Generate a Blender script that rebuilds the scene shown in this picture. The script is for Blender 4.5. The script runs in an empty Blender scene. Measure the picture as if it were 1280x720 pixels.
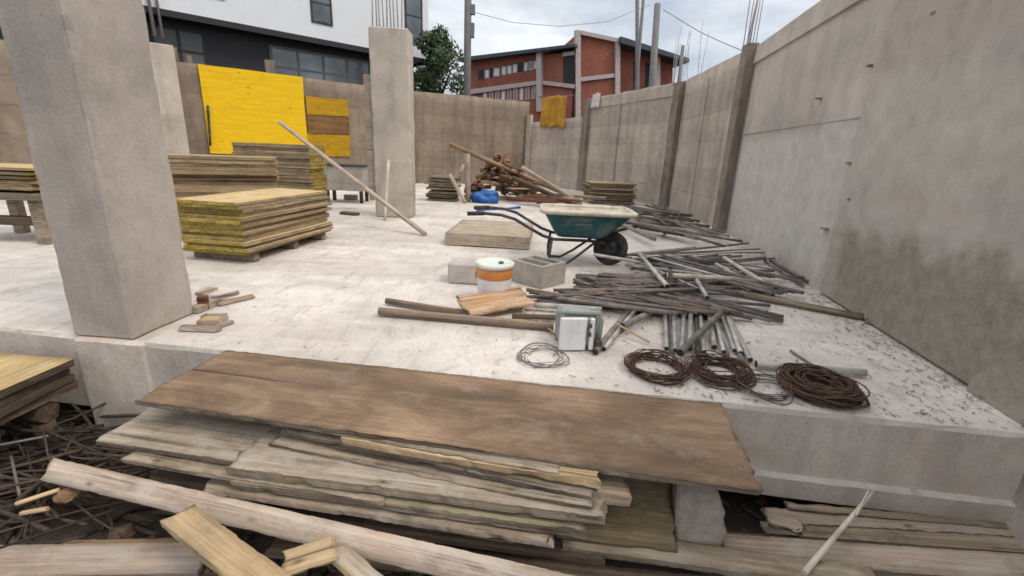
import bpy, bmesh, math, random
from mathutils import Vector, Matrix, noise
rnd = random.Random(11)
R = math.radians

# ------------------------------------------------------------------ camera
sc = bpy.context.scene
col = sc.collection
F_PX, PITCH, ROLL, EYE = 571.0, R(16.6), R(2.5), 1.25
cR0 = Vector((1, 0, 0)); cU0 = Vector((0, math.sin(PITCH), math.cos(PITCH)))
cF = Vector((0, math.cos(PITCH), -math.sin(PITCH)))
cR = math.cos(ROLL)*cR0 + math.sin(ROLL)*cU0
cU = -math.sin(ROLL)*cR0 + math.cos(ROLL)*cU0
cam = bpy.data.objects.new('camera', bpy.data.cameras.new('camera'))
col.objects.link(cam)
cam.matrix_world = Matrix(((cR.x, cU.x, -cF.x, 0), (cR.y, cU.y, -cF.y, 0), (cR.z, cU.z, -cF.z, EYE), (0, 0, 0, 1)))
cam.data.sensor_width = 36; cam.data.lens = 36*F_PX/1280
cam.data.clip_start = 0.05; cam.data.clip_end = 3000
sc.camera = cam

# ------------------------------------------------------------------ sky and sun
SUN_EL, SUN_AZ = R(55), R(118)          # azimuth clockwise from +Y
w = bpy.data.worlds.new('World'); sc.world = w; w.use_nodes = True
nt = w.node_tree; N = nt.nodes; L = nt.links
bg = N['Background']
sky = N.new('ShaderNodeTexSky'); sky.sky_type = 'NISHITA'; sky.sun_disc = False
sky.sun_elevation = SUN_EL; sky.sun_rotation = SUN_AZ; sky.air_density = 1.0; sky.dust_density = 3.0; sky.ozone_density = 1.0
tc = N.new('ShaderNodeTexCoord')
mp = N.new('ShaderNodeMapping'); mp.inputs['Scale'].default_value = (1.2, 1.2, 3.0); L.new(tc.outputs['Generated'], mp.inputs[0])
nz = N.new('ShaderNodeTexNoise'); nz.inputs['Scale'].default_value = 2.6; nz.inputs['Detail'].default_value = 7; nz.inputs['Roughness'].default_value = .55
L.new(mp.outputs[0], nz.inputs['Vector'])
rp = N.new('ShaderNodeValToRGB'); rp.color_ramp.elements[0].position = .34; rp.color_ramp.elements[1].position = .62
rp.color_ramp.elements[0].color = (.3, .3, .3, 1); rp.color_ramp.elements[1].color = (1, 1, 1, 1)
L.new(nz.outputs['Fac'], rp.inputs[0])
mx = N.new('ShaderNodeMixRGB'); L.new(rp.outputs[0], mx.inputs[0]); L.new(sky.outputs[0], mx.inputs[1])
# overcast cloud: dimmer and bluer near the horizon, brightest overhead (same physical scale as the sky)
sx = N.new('ShaderNodeSeparateXYZ'); L.new(tc.outputs['Generated'], sx.inputs[0])
rz_ = N.new('ShaderNodeValToRGB'); L.new(sx.outputs['Z'], rz_.inputs[0])
rz_.color_ramp.elements[0].position = .30; rz_.color_ramp.elements[0].color = (.72, .75, .785, 1)
rz_.color_ramp.elements[1].position = .75; rz_.color_ramp.elements[1].color = (1.35, 1.33, 1.28, 1)
mk_ = N.new('ShaderNodeMixRGB'); mk_.blend_type = 'MULTIPLY'; mk_.inputs[0].default_value = 1; L.new(rz_.outputs[0], mk_.inputs[1]); mk_.inputs[2].default_value = (10.2, 10.2, 10.2, 1)
L.new(mk_.outputs[0], mx.inputs[2])
L.new(mx.outputs[0], bg.inputs[0]); bg.inputs[1].default_value = 0.085
sun = bpy.data.objects.new('sun', bpy.data.lights.new('sun', 'SUN')); col.objects.link(sun)
sun.data.energy = 0.9; sun.data.angle = R(16); sun.data.color = (1, .90, .78)
sd = Vector((math.sin(SUN_AZ)*math.cos(SUN_EL), math.cos(SUN_AZ)*math.cos(SUN_EL), math.sin(SUN_EL)))
sun.rotation_euler = sd.to_track_quat('Z', 'Y').to_euler()
sc.view_settings.view_transform = 'Standard'; sc.view_settings.look = 'None'
sc.view_settings.exposure = 0.62; sc.view_settings.gamma = 1
sc.render.engine = 'CYCLES'
sc.cycles.use_denoising = True
sc.cycles.max_bounces = 5
sc.cycles.filter_width = 1.6

# ------------------------------------------------------------------ placing helpers
def ray(x, y): return cF + cR*((x-640)/F_PX) - cU*((y-360)/F_PX)
def W(x, y, z=0.0):
    d = ray(x, y); t = (z-EYE)/d.z
    return Vector((0, 0, EYE)) + d*t
def D(x, y, Y):
    d = ray(x, y); return Vector((0, 0, EYE)) + d*(Y/d.y)

# ------------------------------------------------------------------ materials
def new_mat(name):
    m = bpy.data.materials.new(name); m.use_nodes = True
    return m, m.node_tree.nodes, m.node_tree.links, m.node_tree.nodes['Principled BSDF']
def tex(N, L, src, scale, detail=5, rough=.55, sx=1, sy=1, sz=1, dist=0):
    mp = N.new('ShaderNodeMapping'); mp.inputs['Scale'].default_value = (sx, sy, sz)
    L.new(src, mp.inputs[0])
    n = N.new('ShaderNodeTexNoise'); n.inputs['Scale'].default_value = scale; n.inputs['Detail'].default_value = detail
    n.inputs['Roughness'].default_value = rough; n.inputs['Distortion'].default_value = dist
    L.new(mp.outputs[0], n.inputs['Vector']); return n.outputs['Fac']
def ramp(N, L, src, stops):
    r = N.new('ShaderNodeValToRGB'); e = r.color_ramp.elements
    while len(e) < len(stops): e.new(.5)
    for i, (p, c) in enumerate(stops):
        e[i].position = p; e[i].color = (c[0], c[1], c[2], 1) if not isinstance(c, (int, float)) else (c, c, c, 1)
    L.new(src, r.inputs[0]); return r.outputs[0]
def mix(N, L, a, b, fac, mode='MIX'):
    m = N.new('ShaderNodeMixRGB'); m.blend_type = mode
    for i, v in ((0, fac), (1, a), (2, b)):
        if isinstance(v, (int, float)): m.inputs[i].default_value = v if i == 0 else (v, v, v, 1)
        elif isinstance(v, tuple): m.inputs[i].default_value = (*v[:3], 1)
        else: L.new(v, m.inputs[i])
    return m.outputs[0]
def bump(N, L, b, h, strength=.3, dist=.01):
    n = N.new('ShaderNodeBump'); n.inputs['Strength'].default_value = strength; n.inputs['Distance'].default_value = dist
    L.new(h, n.inputs['Height']); L.new(n.outputs[0], b.inputs['Normal'])
def math_n(N, L, op, a, b=None):
    m = N.new('ShaderNodeMath'); m.operation = op
    for i, v in ((0, a), (1, b)):
        if v is None: continue
        if isinstance(v, (int, float)): m.inputs[i].default_value = v
        else: L.new(v, m.inputs[i])
    return m.outputs[0]
def sc_(c, k): return tuple(min(1, x*k) for x in c)

def concrete(name, base, stain=None, streak=.35, bands=0.0, mottle=.5, patch=None, bstr=.35, scale=1.0, pits=0.0, zones=(), wear=None):
    m, N, L, b = new_mat(name)
    tcn = N.new('ShaderNodeTexCoord'); o = tcn.outputs['Object']
    big = tex(N, L, o, .9*scale, 4, .6)
    mid = tex(N, L, o, 5*scale, 6, .65)
    fin = tex(N, L, o, 45*scale, 4, .7)
    c = ramp(N, L, big, [(.3, sc_(base, .74)), (.5, base), (.72, sc_(base, 1.2))])
    c = mix(N, L, c, ramp(N, L, mid, [(.3, .55), (.5, .82), (.7, 1.05)]), mottle, 'MULTIPLY')
    c = mix(N, L, c, ramp(N, L, fin, [(.3, .72), (.6, 1.0)]), .5, 'MULTIPLY')
    if streak:
        st = tex(N, L, o, 2.2*scale, 5, .6, 1.6, 1.6, .16)
        c = mix(N, L, c, ramp(N, L, st, [(.36, .5), (.5, .9), (.66, 1.05)]), streak, 'MULTIPLY')
    if stain:
        s = tex(N, L, o, 1.7*scale, 6, .7, dist=.5)
        c = mix(N, L, c, stain, ramp(N, L, s, [(.5, 0.0), (.7, .75)]))
    if bands:
        sp = N.new('ShaderNodeSeparateXYZ'); L.new(o, sp.inputs[0])
        wob = tex(N, L, o, 1.3, 3)
        z = math_n(N, L, 'ADD', sp.outputs['Z'], math_n(N, L, 'MULTIPLY', wob, .07))
        fr = math_n(N, L, 'FRACT', math_n(N, L, 'DIVIDE', z, bands))
        fl = math_n(N, L, 'FLOOR', math_n(N, L, 'DIVIDE', z, bands))
        wn = N.new('ShaderNodeTexWhiteNoise'); wn.noise_dimensions = '1D'; L.new(fl, wn.inputs['W'])
        c = mix(N, L, c, ramp(N, L, wn.outputs['Value'], [(0, .86), (1, 1.06)]), .8, 'MULTIPLY')
        brk = tex(N, L, o, 3.5, 4)
        line = mix(N, L, ramp(N, L, fr, [(0, .45), (.035, .62), (.06, 1.0)]), 1.0, ramp(N, L, brk, [(.45, 0.0), (.6, 1.0)]))
        c = mix(N, L, c, line, .45, 'MULTIPLY')
    if pits:
        pv = N.new('ShaderNodeTexVoronoi'); pv.inputs['Scale'].default_value = 11; L.new(o, pv.inputs['Vector'])
        pm = tex(N, L, o, 2.0, 3)
        c = mix(N, L, c, mix(N, L, ramp(N, L, pv.outputs['Distance'], [(.05, .35), (.12, 1.0)]), 1.0, ramp(N, L, pm, [(.5, 1.0), (.62, 0.0)])), pits, 'MULTIPLY')
    if wear:
        sm = tex(N, L, o, 1.1, 6, .65, .5, 1.9, 1, .6)
        c = mix(N, L, c, wear, ramp(N, L, sm, [(.46, 0.0), (.66, .65)]))
        sm2 = tex(N, L, o, 3.3, 7, .75, 2.2, .8, 1, .8)
        c = mix(N, L, c, sc_(wear, .75), ramp(N, L, sm2, [(.52, 0.0), (.70, .7)]))
        cv = N.new('ShaderNodeTexVoronoi'); cv.feature = 'DISTANCE_TO_EDGE'; cv.inputs['Scale'].default_value = .33
        wv = N.new('ShaderNodeVectorMath'); wv.operation = 'ADD'
        nn = N.new('ShaderNodeTexNoise'); nn.inputs['Scale'].default_value = 2.5; nn.inputs['Detail'].default_value = 6; L.new(o, nn.inputs['Vector'])
        sv = N.new('ShaderNodeVectorMath'); sv.operation = 'SCALE'; sv.inputs['Scale'].default_value = .55; L.new(nn.outputs['Color'], sv.inputs[0])
        L.new(o, wv.inputs[0]); L.new(sv.outputs[0], wv.inputs[1]); L.new(wv.outputs[0], cv.inputs['Vector'])
        c = mix(N, L, c, ramp(N, L, cv.outputs['Distance'], [(.0015, .45), (.006, 1.0)]), ramp(N, L, big, [(.48, 0.0), (.6, .3)]), 'MULTIPLY')
    for (x0, x1, z0, z1, zc, za) in zones:     # separate pours of slightly different concrete
        sp = N.new('ShaderNodeSeparateXYZ'); L.new(o, sp.inputs[0])
        w1 = math_n(N, L, 'MULTIPLY', math_n(N, L, 'SUBTRACT', tex(N, L, o, 1.6, 6, .65), .5), .55)
        zz = math_n(N, L, 'ADD', sp.outputs['Z'], w1); xx = math_n(N, L, 'ADD', sp.outputs['X'], math_n(N, L, 'MULTIPLY', w1, .6))
        def win2(v, a, bb, sft):
            q = N.new('ShaderNodeMapRange'); q.interpolation_type = 'SMOOTHSTEP'
            L.new(v, q.inputs[0]); q.inputs[1].default_value = a; q.inputs[2].default_value = a+sft
            p = N.new('ShaderNodeMapRange'); p.interpolation_type = 'SMOOTHSTEP'
            L.new(v, p.inputs[0]); p.inputs[1].default_value = bb-sft; p.inputs[2].default_value = bb
            p.inputs[3].default_value = 1; p.inputs[4].default_value = 0
            return math_n(N, L, 'MULTIPLY', q.outputs[0], p.outputs[0])
        mk = math_n(N, L, 'MULTIPLY', win2(zz, z0, z1, .22), win2(xx, x0, x1, .2))
        c = mix(N, L, c, mix(N, L, zc, ramp(N, L, mid, [(.3, .8), (.65, 1.08)]), 1.0, 'MULTIPLY'), math_n(N, L, 'MULTIPLY', mk, za))
    if patch:   # rough honeycombed zone with its own outline: x0,x1 along the wall, z0,z1, colour
        x0, x1, z0, z1, pc = patch
        sp = N.new('ShaderNodeSeparateXYZ'); L.new(o, sp.inputs[0])
        wob = math_n(N, L, 'MULTIPLY', math_n(N, L, 'SUBTRACT', tex(N, L, o, 2.3, 6, .65), .5), .95)
        zz = math_n(N, L, 'ADD', sp.outputs['Z'], wob); xx = math_n(N, L, 'ADD', sp.outputs['X'], wob)
        def win(v, a, bb, sft):
            q = N.new('ShaderNodeMapRange'); q.interpolation_type = 'SMOOTHSTEP'
            L.new(v, q.inputs[0]); q.inputs[1].default_value = a; q.inputs[2].default_value = a+sft
            p = N.new('ShaderNodeMapRange'); p.interpolation_type = 'SMOOTHSTEP'
            L.new(v, p.inputs[0]); p.inputs[1].default_value = bb-sft; p.inputs[2].default_value = bb
            p.inputs[3].default_value = 1; p.inputs[4].default_value = 0
            return math_n(N, L, 'MULTIPLY', q.outputs[0], p.outputs[0])
        mk = math_n(N, L, 'MULTIPLY', win(zz, z0, z1, .3), win(xx, x0, x1, .5))
        rough = tex(N, L, o, 14, 6, .75)
        c = mix(N, L, c, mix(N, L, pc, ramp(N, L, rough, [(.3, .45), (.65, 1.25)]), .8, 'MULTIPLY'), math_n(N, L, 'MULTIPLY', mk, .78))
    L.new(c, b.inputs['Base Color']); b.inputs['Roughness'].default_value = .9
    b.inputs['Specular IOR Level'].default_value = .25
    h = math_n(N, L, 'ADD', math_n(N, L, 'MULTIPLY', mid, 1.0), math_n(N, L, 'MULTIPLY', fin, .5))
    bump(N, L, b, h, bstr, .02)
    return m

def wood(name, a, bcol, grey=.3, dirt=.5, gs=1.0, rough=.85, cement=0.0, crack=.85):
    m, N, L, b = new_mat(name)
    tcn = N.new('ShaderNodeTexCoord'); oi = N.new('ShaderNodeObjectInfo')
    ad = N.new('ShaderNodeVectorMath'); ad.operation = 'ADD'
    ml = N.new('ShaderNodeVectorMath'); ml.operation = 'SCALE'; ml.inputs['Scale'].default_value = 37.0
    cb = N.new('ShaderNodeCombineXYZ'); L.new(oi.outputs['Random'], cb.inputs[0]); L.new(oi.outputs['Random'], cb.inputs[1])
    L.new(cb.outputs[0], ml.inputs[0]); L.new(tcn.outputs['Object'], ad.inputs[0]); L.new(ml.outputs[0], ad.inputs[1])
    o = ad.outputs[0]
    gr = tex(N, L, o, 5*gs, 6, .68, .16, 5.5, 9, .5)
    fine = tex(N, L, o, 22*gs, 5, .7, .18, 5, 8, .3)
    big = tex(N, L, o, 1.5, 4, .6, .7, 2.2, 3)
    c = ramp(N, L, gr, [(.3, sc_(a, .75)), (.48, a), (.66, bcol)])
    c = mix(N, L, c, ramp(N, L, fine, [(.3, .5), (.55, 1.0)]), .6, 'MULTIPLY')
    crk = tex(N, L, o, 9, 3, .5, .07, 4.5, 4.5, .4)
    c = mix(N, L, c, ramp(N, L, crk, [(.33, .28), (.385, 1.0)]), crack, 'MULTIPLY')
    c = mix(N, L, c, (.27, .23, .19), math_n(N, L, 'MULTIPLY', ramp(N, L, big, [(.4, 0.0), (.65, 1.0)]), grey))
    km = N.new('ShaderNodeMapping'); km.inputs['Scale'].default_value = (.9, 2.4, 1.0); L.new(o, km.inputs[0])
    kv = N.new('ShaderNodeTexVoronoi'); kv.inputs['Scale'].default_value = 3.0; L.new(km.outputs[0], kv.inputs['Vector'])
    c = mix(N, L, c, ramp(N, L, kv.outputs['Distance'], [(.03, .22), (.075, .75), (.12, 1.0)]), .8, 'MULTIPLY')
    ds = tex(N, L, o, 3.2, 6, .7, 1, 1.6, 2)
    c = mix(N, L, c, ramp(N, L, ds, [(.36, .42), (.50, 1.0)]), dirt, 'MULTIPLY')
    if cement:
        ce = tex(N, L, o, 4.0, 7, .7, .8, 1.4, 1.5, .4)
        c = mix(N, L, c, (.47, .425, .37), math_n(N, L, 'MULTIPLY', ramp(N, L, ce, [(.48, 0.0), (.62, 1.0)]), cement))
    hv = N.new('ShaderNodeHueSaturation'); L.new(c, hv.inputs['Color'])
    mr = N.new('ShaderNodeMapRange'); L.new(oi.outputs['Random'], mr.inputs[0]); mr.inputs[3].default_value = .78; mr.inputs[4].default_value = 1.18
    L.new(mr.outputs[0], hv.inputs['Value'])
    L.new(hv.outputs[0], b.inputs['Base Color']); b.inputs['Roughness'].default_value = rough
    b.inputs['Specular IOR Level'].default_value = .2
    bump(N, L, b, math_n(N, L, 'ADD', gr, math_n(N, L, 'MULTIPLY', fine, .8)), .5, .006)
    return m

def plain(name, c, rough=.6, metal=0, var=.25, scale=8, dirt=None, bstr=.15, spec=.4):
    m, N, L, b = new_mat(name)
    tcn = N.new('ShaderNodeTexCoord'); o = tcn.outputs['Object']
    n = tex(N, L, o, scale, 6, .65)
    cc = ramp(N, L, n, [(.3, sc_(c, 1-var)), (.7, sc_(c, 1+var*.6))])
    if dirt:
        d = tex(N, L, o, scale*.6, 7, .7, dist=.4)
        cc = mix(N, L, cc, dirt, ramp(N, L, d, [(.47, 0.0), (.68, .8)]))
    L.new(cc, b.inputs['Base Color']); b.inputs['Roughness'].default_value = rough; b.inputs['Metallic'].default_value = metal
    b.inputs['Specular IOR Level'].default_value = spec
    bump(N, L, b, n, bstr, .01)
    return m
def rand_tint(m, lo, hi):     # object to object variation of the surface colour
    N = m.node_tree.nodes; L = m.node_tree.links; b = N['Principled BSDF']
    src = b.inputs['Base Color'].links[0].from_socket
    oi = N.new('ShaderNodeObjectInfo'); hv = N.new('ShaderNodeHueSaturation'); mr = N.new('ShaderNodeMapRange')
    L.new(oi.outputs['Random'], mr.inputs[0]); mr.inputs[3].default_value = lo; mr.inputs[4].default_value = hi
    L.new(src, hv.inputs['Color']); L.new(mr.outputs[0], hv.inputs['Value']); L.new(hv.outputs[0], b.inputs['Base Color'])
    return m

M = {}
def plywood(name, cols, cement=.3):
    m, N, L, b = new_mat(name); o = N.new('ShaderNodeTexCoord').outputs['Object']
    blot = tex(N, L, o, 2.2, 7, .68, .55, 1.3, 1, .7)
    c = ramp(N, L, blot, [(.28, cols[0]), (.44, cols[1]), (.56, cols[2]), (.72, cols[3])])
    gr = tex(N, L, o, 6, 6, .7, .14, 5.5, 6, .3); c = mix(N, L, c, ramp(N, L, gr, [(.32, .62), (.55, 1.0), (.75, 1.12)]), .6, 'MULTIPLY')
    g2 = tex(N, L, o, 24, 5, .75, .25, 3.5, 4); c = mix(N, L, c, ramp(N, L, g2, [(.33, .6), (.55, 1.0)]), .5, 'MULTIPLY')
    wet = tex(N, L, o, 1.1, 6, .7, .6, 1.6, 1, .6); c = mix(N, L, c, sc_(cols[0], .8), ramp(N, L, wet, [(.44, 0.0), (.62, .8)]))
    ce = tex(N, L, o, 2.9, 8, .75, .9, 1.2, 1); c = mix(N, L, c, (.38, .33, .28), math_n(N, L, 'MULTIPLY', ramp(N, L, ce, [(.52, 0.0), (.68, 1.0)]), cement))
    crk = tex(N, L, o, 5, 3, .5, .06, 3.4, 3, .5); c = mix(N, L, c, ramp(N, L, crk, [(.30, .25), (.335, 1.0)]), .8, 'MULTIPLY')
    sp_ = N.new('ShaderNodeTexVoronoi'); sp_.inputs['Scale'].default_value = 7; L.new(o, sp_.inputs['Vector'])
    spn = tex(N, L, o, 3, 3); c = mix(N, L, c, (.62, .57, .50), math_n(N, L, 'MULTIPLY', ramp(N, L, sp_.outputs['Distance'], [(.05, 1.0), (.09, 0.0)]), ramp(N, L, spn, [(.55, 0.0), (.6, .8)])))
    L.new(c, b.inputs['Base Color']); b.inputs['Roughness'].default_value = .85; b.inputs['Specular IOR Level'].default_value = .2
    bump(N, L, b, math_n(N, L, 'ADD', gr, blot), .45, .006); return m
M['slab_top'] = concrete('dusty_slab', (.69, .64, .595), stain=(.50, .44, .40), streak=0, mottle=.34, bstr=.35, scale=.75, pits=.25, wear=(.42, .37, .33))
M['slab_face'] = concrete('slab_face_concrete', (.66, .58, .51), stain=(.47, .385, .31), streak=.45, mottle=.35, pits=.5)
M['wall_near'] = concrete('site_wall_concrete', (.56, .51, .465), stain=(.42, .36, .30), streak=.22, mottle=.3, bstr=.3, pits=.5,
                          zones=((.1, 3.9, .05, 1.75, (.55, .535, .505), .75), (3.9, 10, 1.95, 3.2, (.43, .375, .325), .7), (4.1, 10, 1.1, 1.95, (.50, .485, .42), .75), (3.9, 10, .2, 1.1, (.47, .425, .385), .6)),
                          patch=(3.8, 8.5, -.5, .85, (.26, .225, .17)))
M['wall_far'] = concrete('banded_wall_concrete', (.53, .46, .40), stain=(.40, .33, .27), streak=.4, bands=.55, mottle=.45)
M['wall_back'] = concrete('rear_wall_concrete', (.31, .245, .185), stain=(.20, .155, .115), streak=.5, bands=.6, mottle=.5)
M['pilaster'] = concrete('pilaster_concrete', (.30, .25, .205), stain=(.14, .105, .085), streak=.6, mottle=.5)
M['column'] = concrete('column_concrete', (.49, .435, .39), stain=(.41, .36, .315), streak=.3, mottle=.3, bstr=.25, pits=.6)
M['column_mid'] = concrete('weathered_column_concrete', (.52, .46, .40), stain=(.42, .365, .31), streak=.4, mottle=.35, pits=.4)
M['block'] = concrete('block_concrete', (.42, .38, .34), streak=0, mottle=.45, scale=4)
M['block_pale'] = concrete('pale_block_concrete', (.52, .465, .44), streak=0, mottle=.3, scale=4)
M['stub'] = concrete('crumbling_stub_concrete', (.52, .45, .385), stain=(.33, .27, .215), streak=.2, mottle=.6, scale=4, bstr=.9, pits=.5)
M['rubble'] = concrete('rubble_concrete', (.40, .36, .32), streak=0, mottle=.5, scale=6)
M['earth'] = concrete('pit_earth', (.075, .058, .045), stain=(.12, .095, .075), streak=0, mottle=.6, bstr=.8, scale=2)  # albedo lowered to put the pit's occlusion shade into the colour
M['w_brown'] = wood('brown_stained_board', (.255, .15, .08), (.46, .31, .185), grey=.3, dirt=.5)
M['w_top'] = plywood('weathered_brown_plywood', [(.125, .088, .058), (.21, .143, .094), (.30, .205, .135), (.44, .30, .19)])
M['w_grey'] = wood('weathered_grey_board', (.30, .235, .165), (.47, .38, .28), grey=.2, dirt=.6, cement=.4)
M['w_dust'] = wood('cement_dusted_board', (.40, .33, .25), (.58, .50, .40), grey=.15, dirt=.5, cement=.7)
M['w_edge'] = wood('splintered_board_edge', (.16, .12, .085), (.40, .33, .25), grey=.45, dirt=.7, gs=1.6)
M['w_pale'] = wood('pale_new_timber', (.47, .34, .20), (.62, .47, .30), grey=.12, dirt=.3)
M['w_orange'] = wood('orange_cream_board', (.52, .30, .16), (.70, .52, .36), grey=.1, dirt=.35, cement=.5)
M['w_pole'] = wood('grey_brown_pole', (.24, .17, .125), (.42, .325, .255), grey=.3, dirt=.4)
M['w_pink'] = wood('pinkish_plank', (.42, .33, .26), (.56, .46, .37), grey=.25, dirt=.4, cement=.6)
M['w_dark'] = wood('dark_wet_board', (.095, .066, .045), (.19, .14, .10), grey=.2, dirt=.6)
M['w_olive'] = wood('olive_board', (.17, .13, .07), (.27, .22, .13), grey=.3, dirt=.6)
M['w_moss'] = wood('mossy_board', (.25, .21, .12), (.40, .34, .22), grey=.4, dirt=.6)
M['w_red'] = wood('reddish_firewood', (.16, .06, .036), (.30, .145, .09), grey=.15, dirt=.5)
M['p_top'] = wood('shutter_panel_face', (.50, .36, .16), (.64, .50, .26), grey=.12, dirt=.3, cement=.35)
M['p_edge'] = wood('shutter_panel_edge', (.30, .22, .13), (.54, .42, .27), grey=.3, dirt=.6, gs=1.5)
M['p_end'] = wood('yellow_painted_panel_end', (.34, .25, .05), (.58, .44, .11), grey=.25, dirt=.55, gs=1.5)
M['yellow'] = wood('yellow_painted_boards', (.70, .44, .006), (.76, .49, .010), grey=.02, dirt=.15, rough=.6, crack=.12)
M['orange'] = wood('orange_painted_boards', (.50, .28, .010), (.66, .38, .008), grey=.05, dirt=.3, rough=.6)
M['cloth_orange'] = plain('faded_orange_cloth', (.46, .24, .03), .9, var=.4, scale=3, dirt=(.26, .13, .035))
M['orange_brown'] = wood('orange_brown_board', (.20, .10, .035), (.36, .19, .06), grey=.2, dirt=.5)
M['steel'] = rand_tint(plain('dusty_steel_tube', (.17, .15, .138), .75, .0, var=.45, scale=9, dirt=(.29, .255, .23)), .5, 1.25)
M['tube_pale'] = rand_tint(plain('galvanised_tube', (.46, .44, .42), .55, .15, var=.3, scale=14, dirt=(.25, .22, .20)), .8, 1.3)
M['bore_shade'] = plain('tube_bore_shade', (.03, .028, .026), .9)  # flat dark end caps, painting in the shade inside hollow tubes
M['rust'] = plain('rusty_wire', (.095, .05, .032), .85, var=.5, scale=25, dirt=(.055, .032, .024))
M['rebar'] = rand_tint(plain('rebar_steel', (.17, .14, .13), .75, var=.4, scale=18, dirt=(.16, .08, .045)), .6, 1.2)
M['rebar_pale'] = rand_tint(plain('pale_rebar', (.42, .40, .40), .7, var=.2, scale=12), .8, 1.2)
M['twig'] = rand_tint(plain('brown_rod', (.06, .042, .031), .85, var=.5, scale=18, dirt=(.045, .03, .024)), .5, 1.6)
M['green'] = plain('green_barrow_paint', (.008, .085, .088), .45, var=.3, scale=7, dirt=(.16, .19, .17))
M['badge'] = plain('worn_pale_marking', (.07, .18, .175), .6, var=.4, scale=16, dirt=(.20, .27, .26))
M['cream'] = plain('cement_crusted_rim', (.60, .54, .45), .85, var=.2, scale=9, dirt=(.36, .31, .25))
M['black'] = plain('black_painted_tube', (.022, .024, .028), .45, var=.3, scale=10, dirt=(.10, .09, .085))
M['tyre'] = plain('tyre_rubber', (.03, .029, .029), .85, var=.3, scale=14, dirt=(.10, .09, .08))
M['white'] = plain('white_plastic', (.72, .72, .74), .5, var=.08, scale=6, dirt=(.50, .47, .44))
M['lid'] = plain('pale_green_lid', (.68, .72, .66), .5, var=.1, scale=6, dirt=(.55, .52, .46))
M['band'] = plain('orange_label_band', (.62, .24, .065), .55, var=.15, scale=9, dirt=(.60, .33, .17))
M['tool_grey'] = plain('grey_green_casing', (.27, .31, .295), .5, var=.2, scale=9, dirt=(.32, .28, .25))
M['tool_dark'] = plain('dark_casing', (.07, .075, .075), .6, var=.3, scale=9)
M['blue'] = plain('blue_plastic', (.02, .11, .36), .45, var=.2, scale=6)
M['brick'] = None
M['w_white'] = plain('white_render', (.74, .77, .81), .85, var=.05, scale=1.2, bstr=.05)
M['clad'] = plain('black_cladding', (.022, .023, .028), .6, var=.15, scale=2)
M['grey_band'] = plain('grey_shopfront_panel', (.10, .11, .115), .5, var=.2, scale=1.5)
M['pole'] = plain('utility_pole', (.20, .195, .20), .8, var=.2, scale=5)
M['roof'] = plain('dark_metal_roof', (.06, .07, .09), .6, var=.2, scale=2)
M['trim'] = plain('pale_concrete_trim', (.46, .40, .385), .85, var=.15, scale=3)
M['bark'] = plain('bark', (.07, .05, .035), .9, var=.4, scale=12)
M['dirt_chip'] = plain('wood_chip', (.20, .155, .12), .9, var=.5, scale=20)
M['sheet'] = wood('sandy_plywood', (.40, .32, .24), (.50, .41, .31), grey=.2, dirt=.3, cement=.5)
M['cloth'] = plain('white_sheet', (.60, .58, .56), .9, var=.12, scale=5)
def glass_mat():
    m, N, L, b = new_mat('window_glass')
    tcn = N.new('ShaderNodeTexCoord'); n = tex(N, L, tcn.outputs['Object'], .7, 4)
    L.new(ramp(N, L, n, [(.35, (.05, .06, .07)), (.65, (.16, .19, .22))]), b.inputs['Base Color'])
    b.inputs['Roughness'].default_value = .12; b.inputs['Specular IOR Level'].default_value = .8
    return m
M['glass'] = glass_mat()
def brick_mat():
    m, N, L, b = new_mat('red_brick')
    tcn = N.new('ShaderNodeTexCoord')
    rot = N.new('ShaderNodeMapping'); rot.inputs['Rotation'].default_value = (R(90), 0, 0); L.new(tcn.outputs['Object'], rot.inputs[0])
    bt = N.new('ShaderNodeTexBrick'); bt.inputs['Scale'].default_value = 4.0
    bt.inputs['Color1'].default_value = (.34, .105, .062, 1); bt.inputs['Color2'].default_value = (.23, .072, .048, 1); bt.inputs['Mortar'].default_value = (.22, .13, .11, 1)
    bt.inputs['Mortar Size'].default_value = .012
    L.new(rot.outputs[0], bt.inputs['Vector'])
    n = tex(N, L, tcn.outputs['Object'], .5, 5)
    c = mix(N, L, bt.outputs[0], ramp(N, L, n, [(.3, .6), (.7, 1.2)]), .7, 'MULTIPLY')
    L.new(c, b.inputs['Base Color']); b.inputs['Roughness'].default_value = .9
    return m
M['brick'] = brick_mat()
def leaf_mat():
    m, N, L, b = new_mat('leaf')
    g = N.new('ShaderNodeNewGeometry'); r = N.new('ShaderNodeTexCoord')
    n = tex(N, L, r.outputs['Object'], 1.3, 4)
    L.new(ramp(N, L, n, [(.3, (.022, .045, .018)), (.7, (.06, .105, .035))]), b.inputs['Base Color'])
    b.inputs['Roughness'].default_value = .7
    return m
M['leaf'] = leaf_mat()

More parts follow.
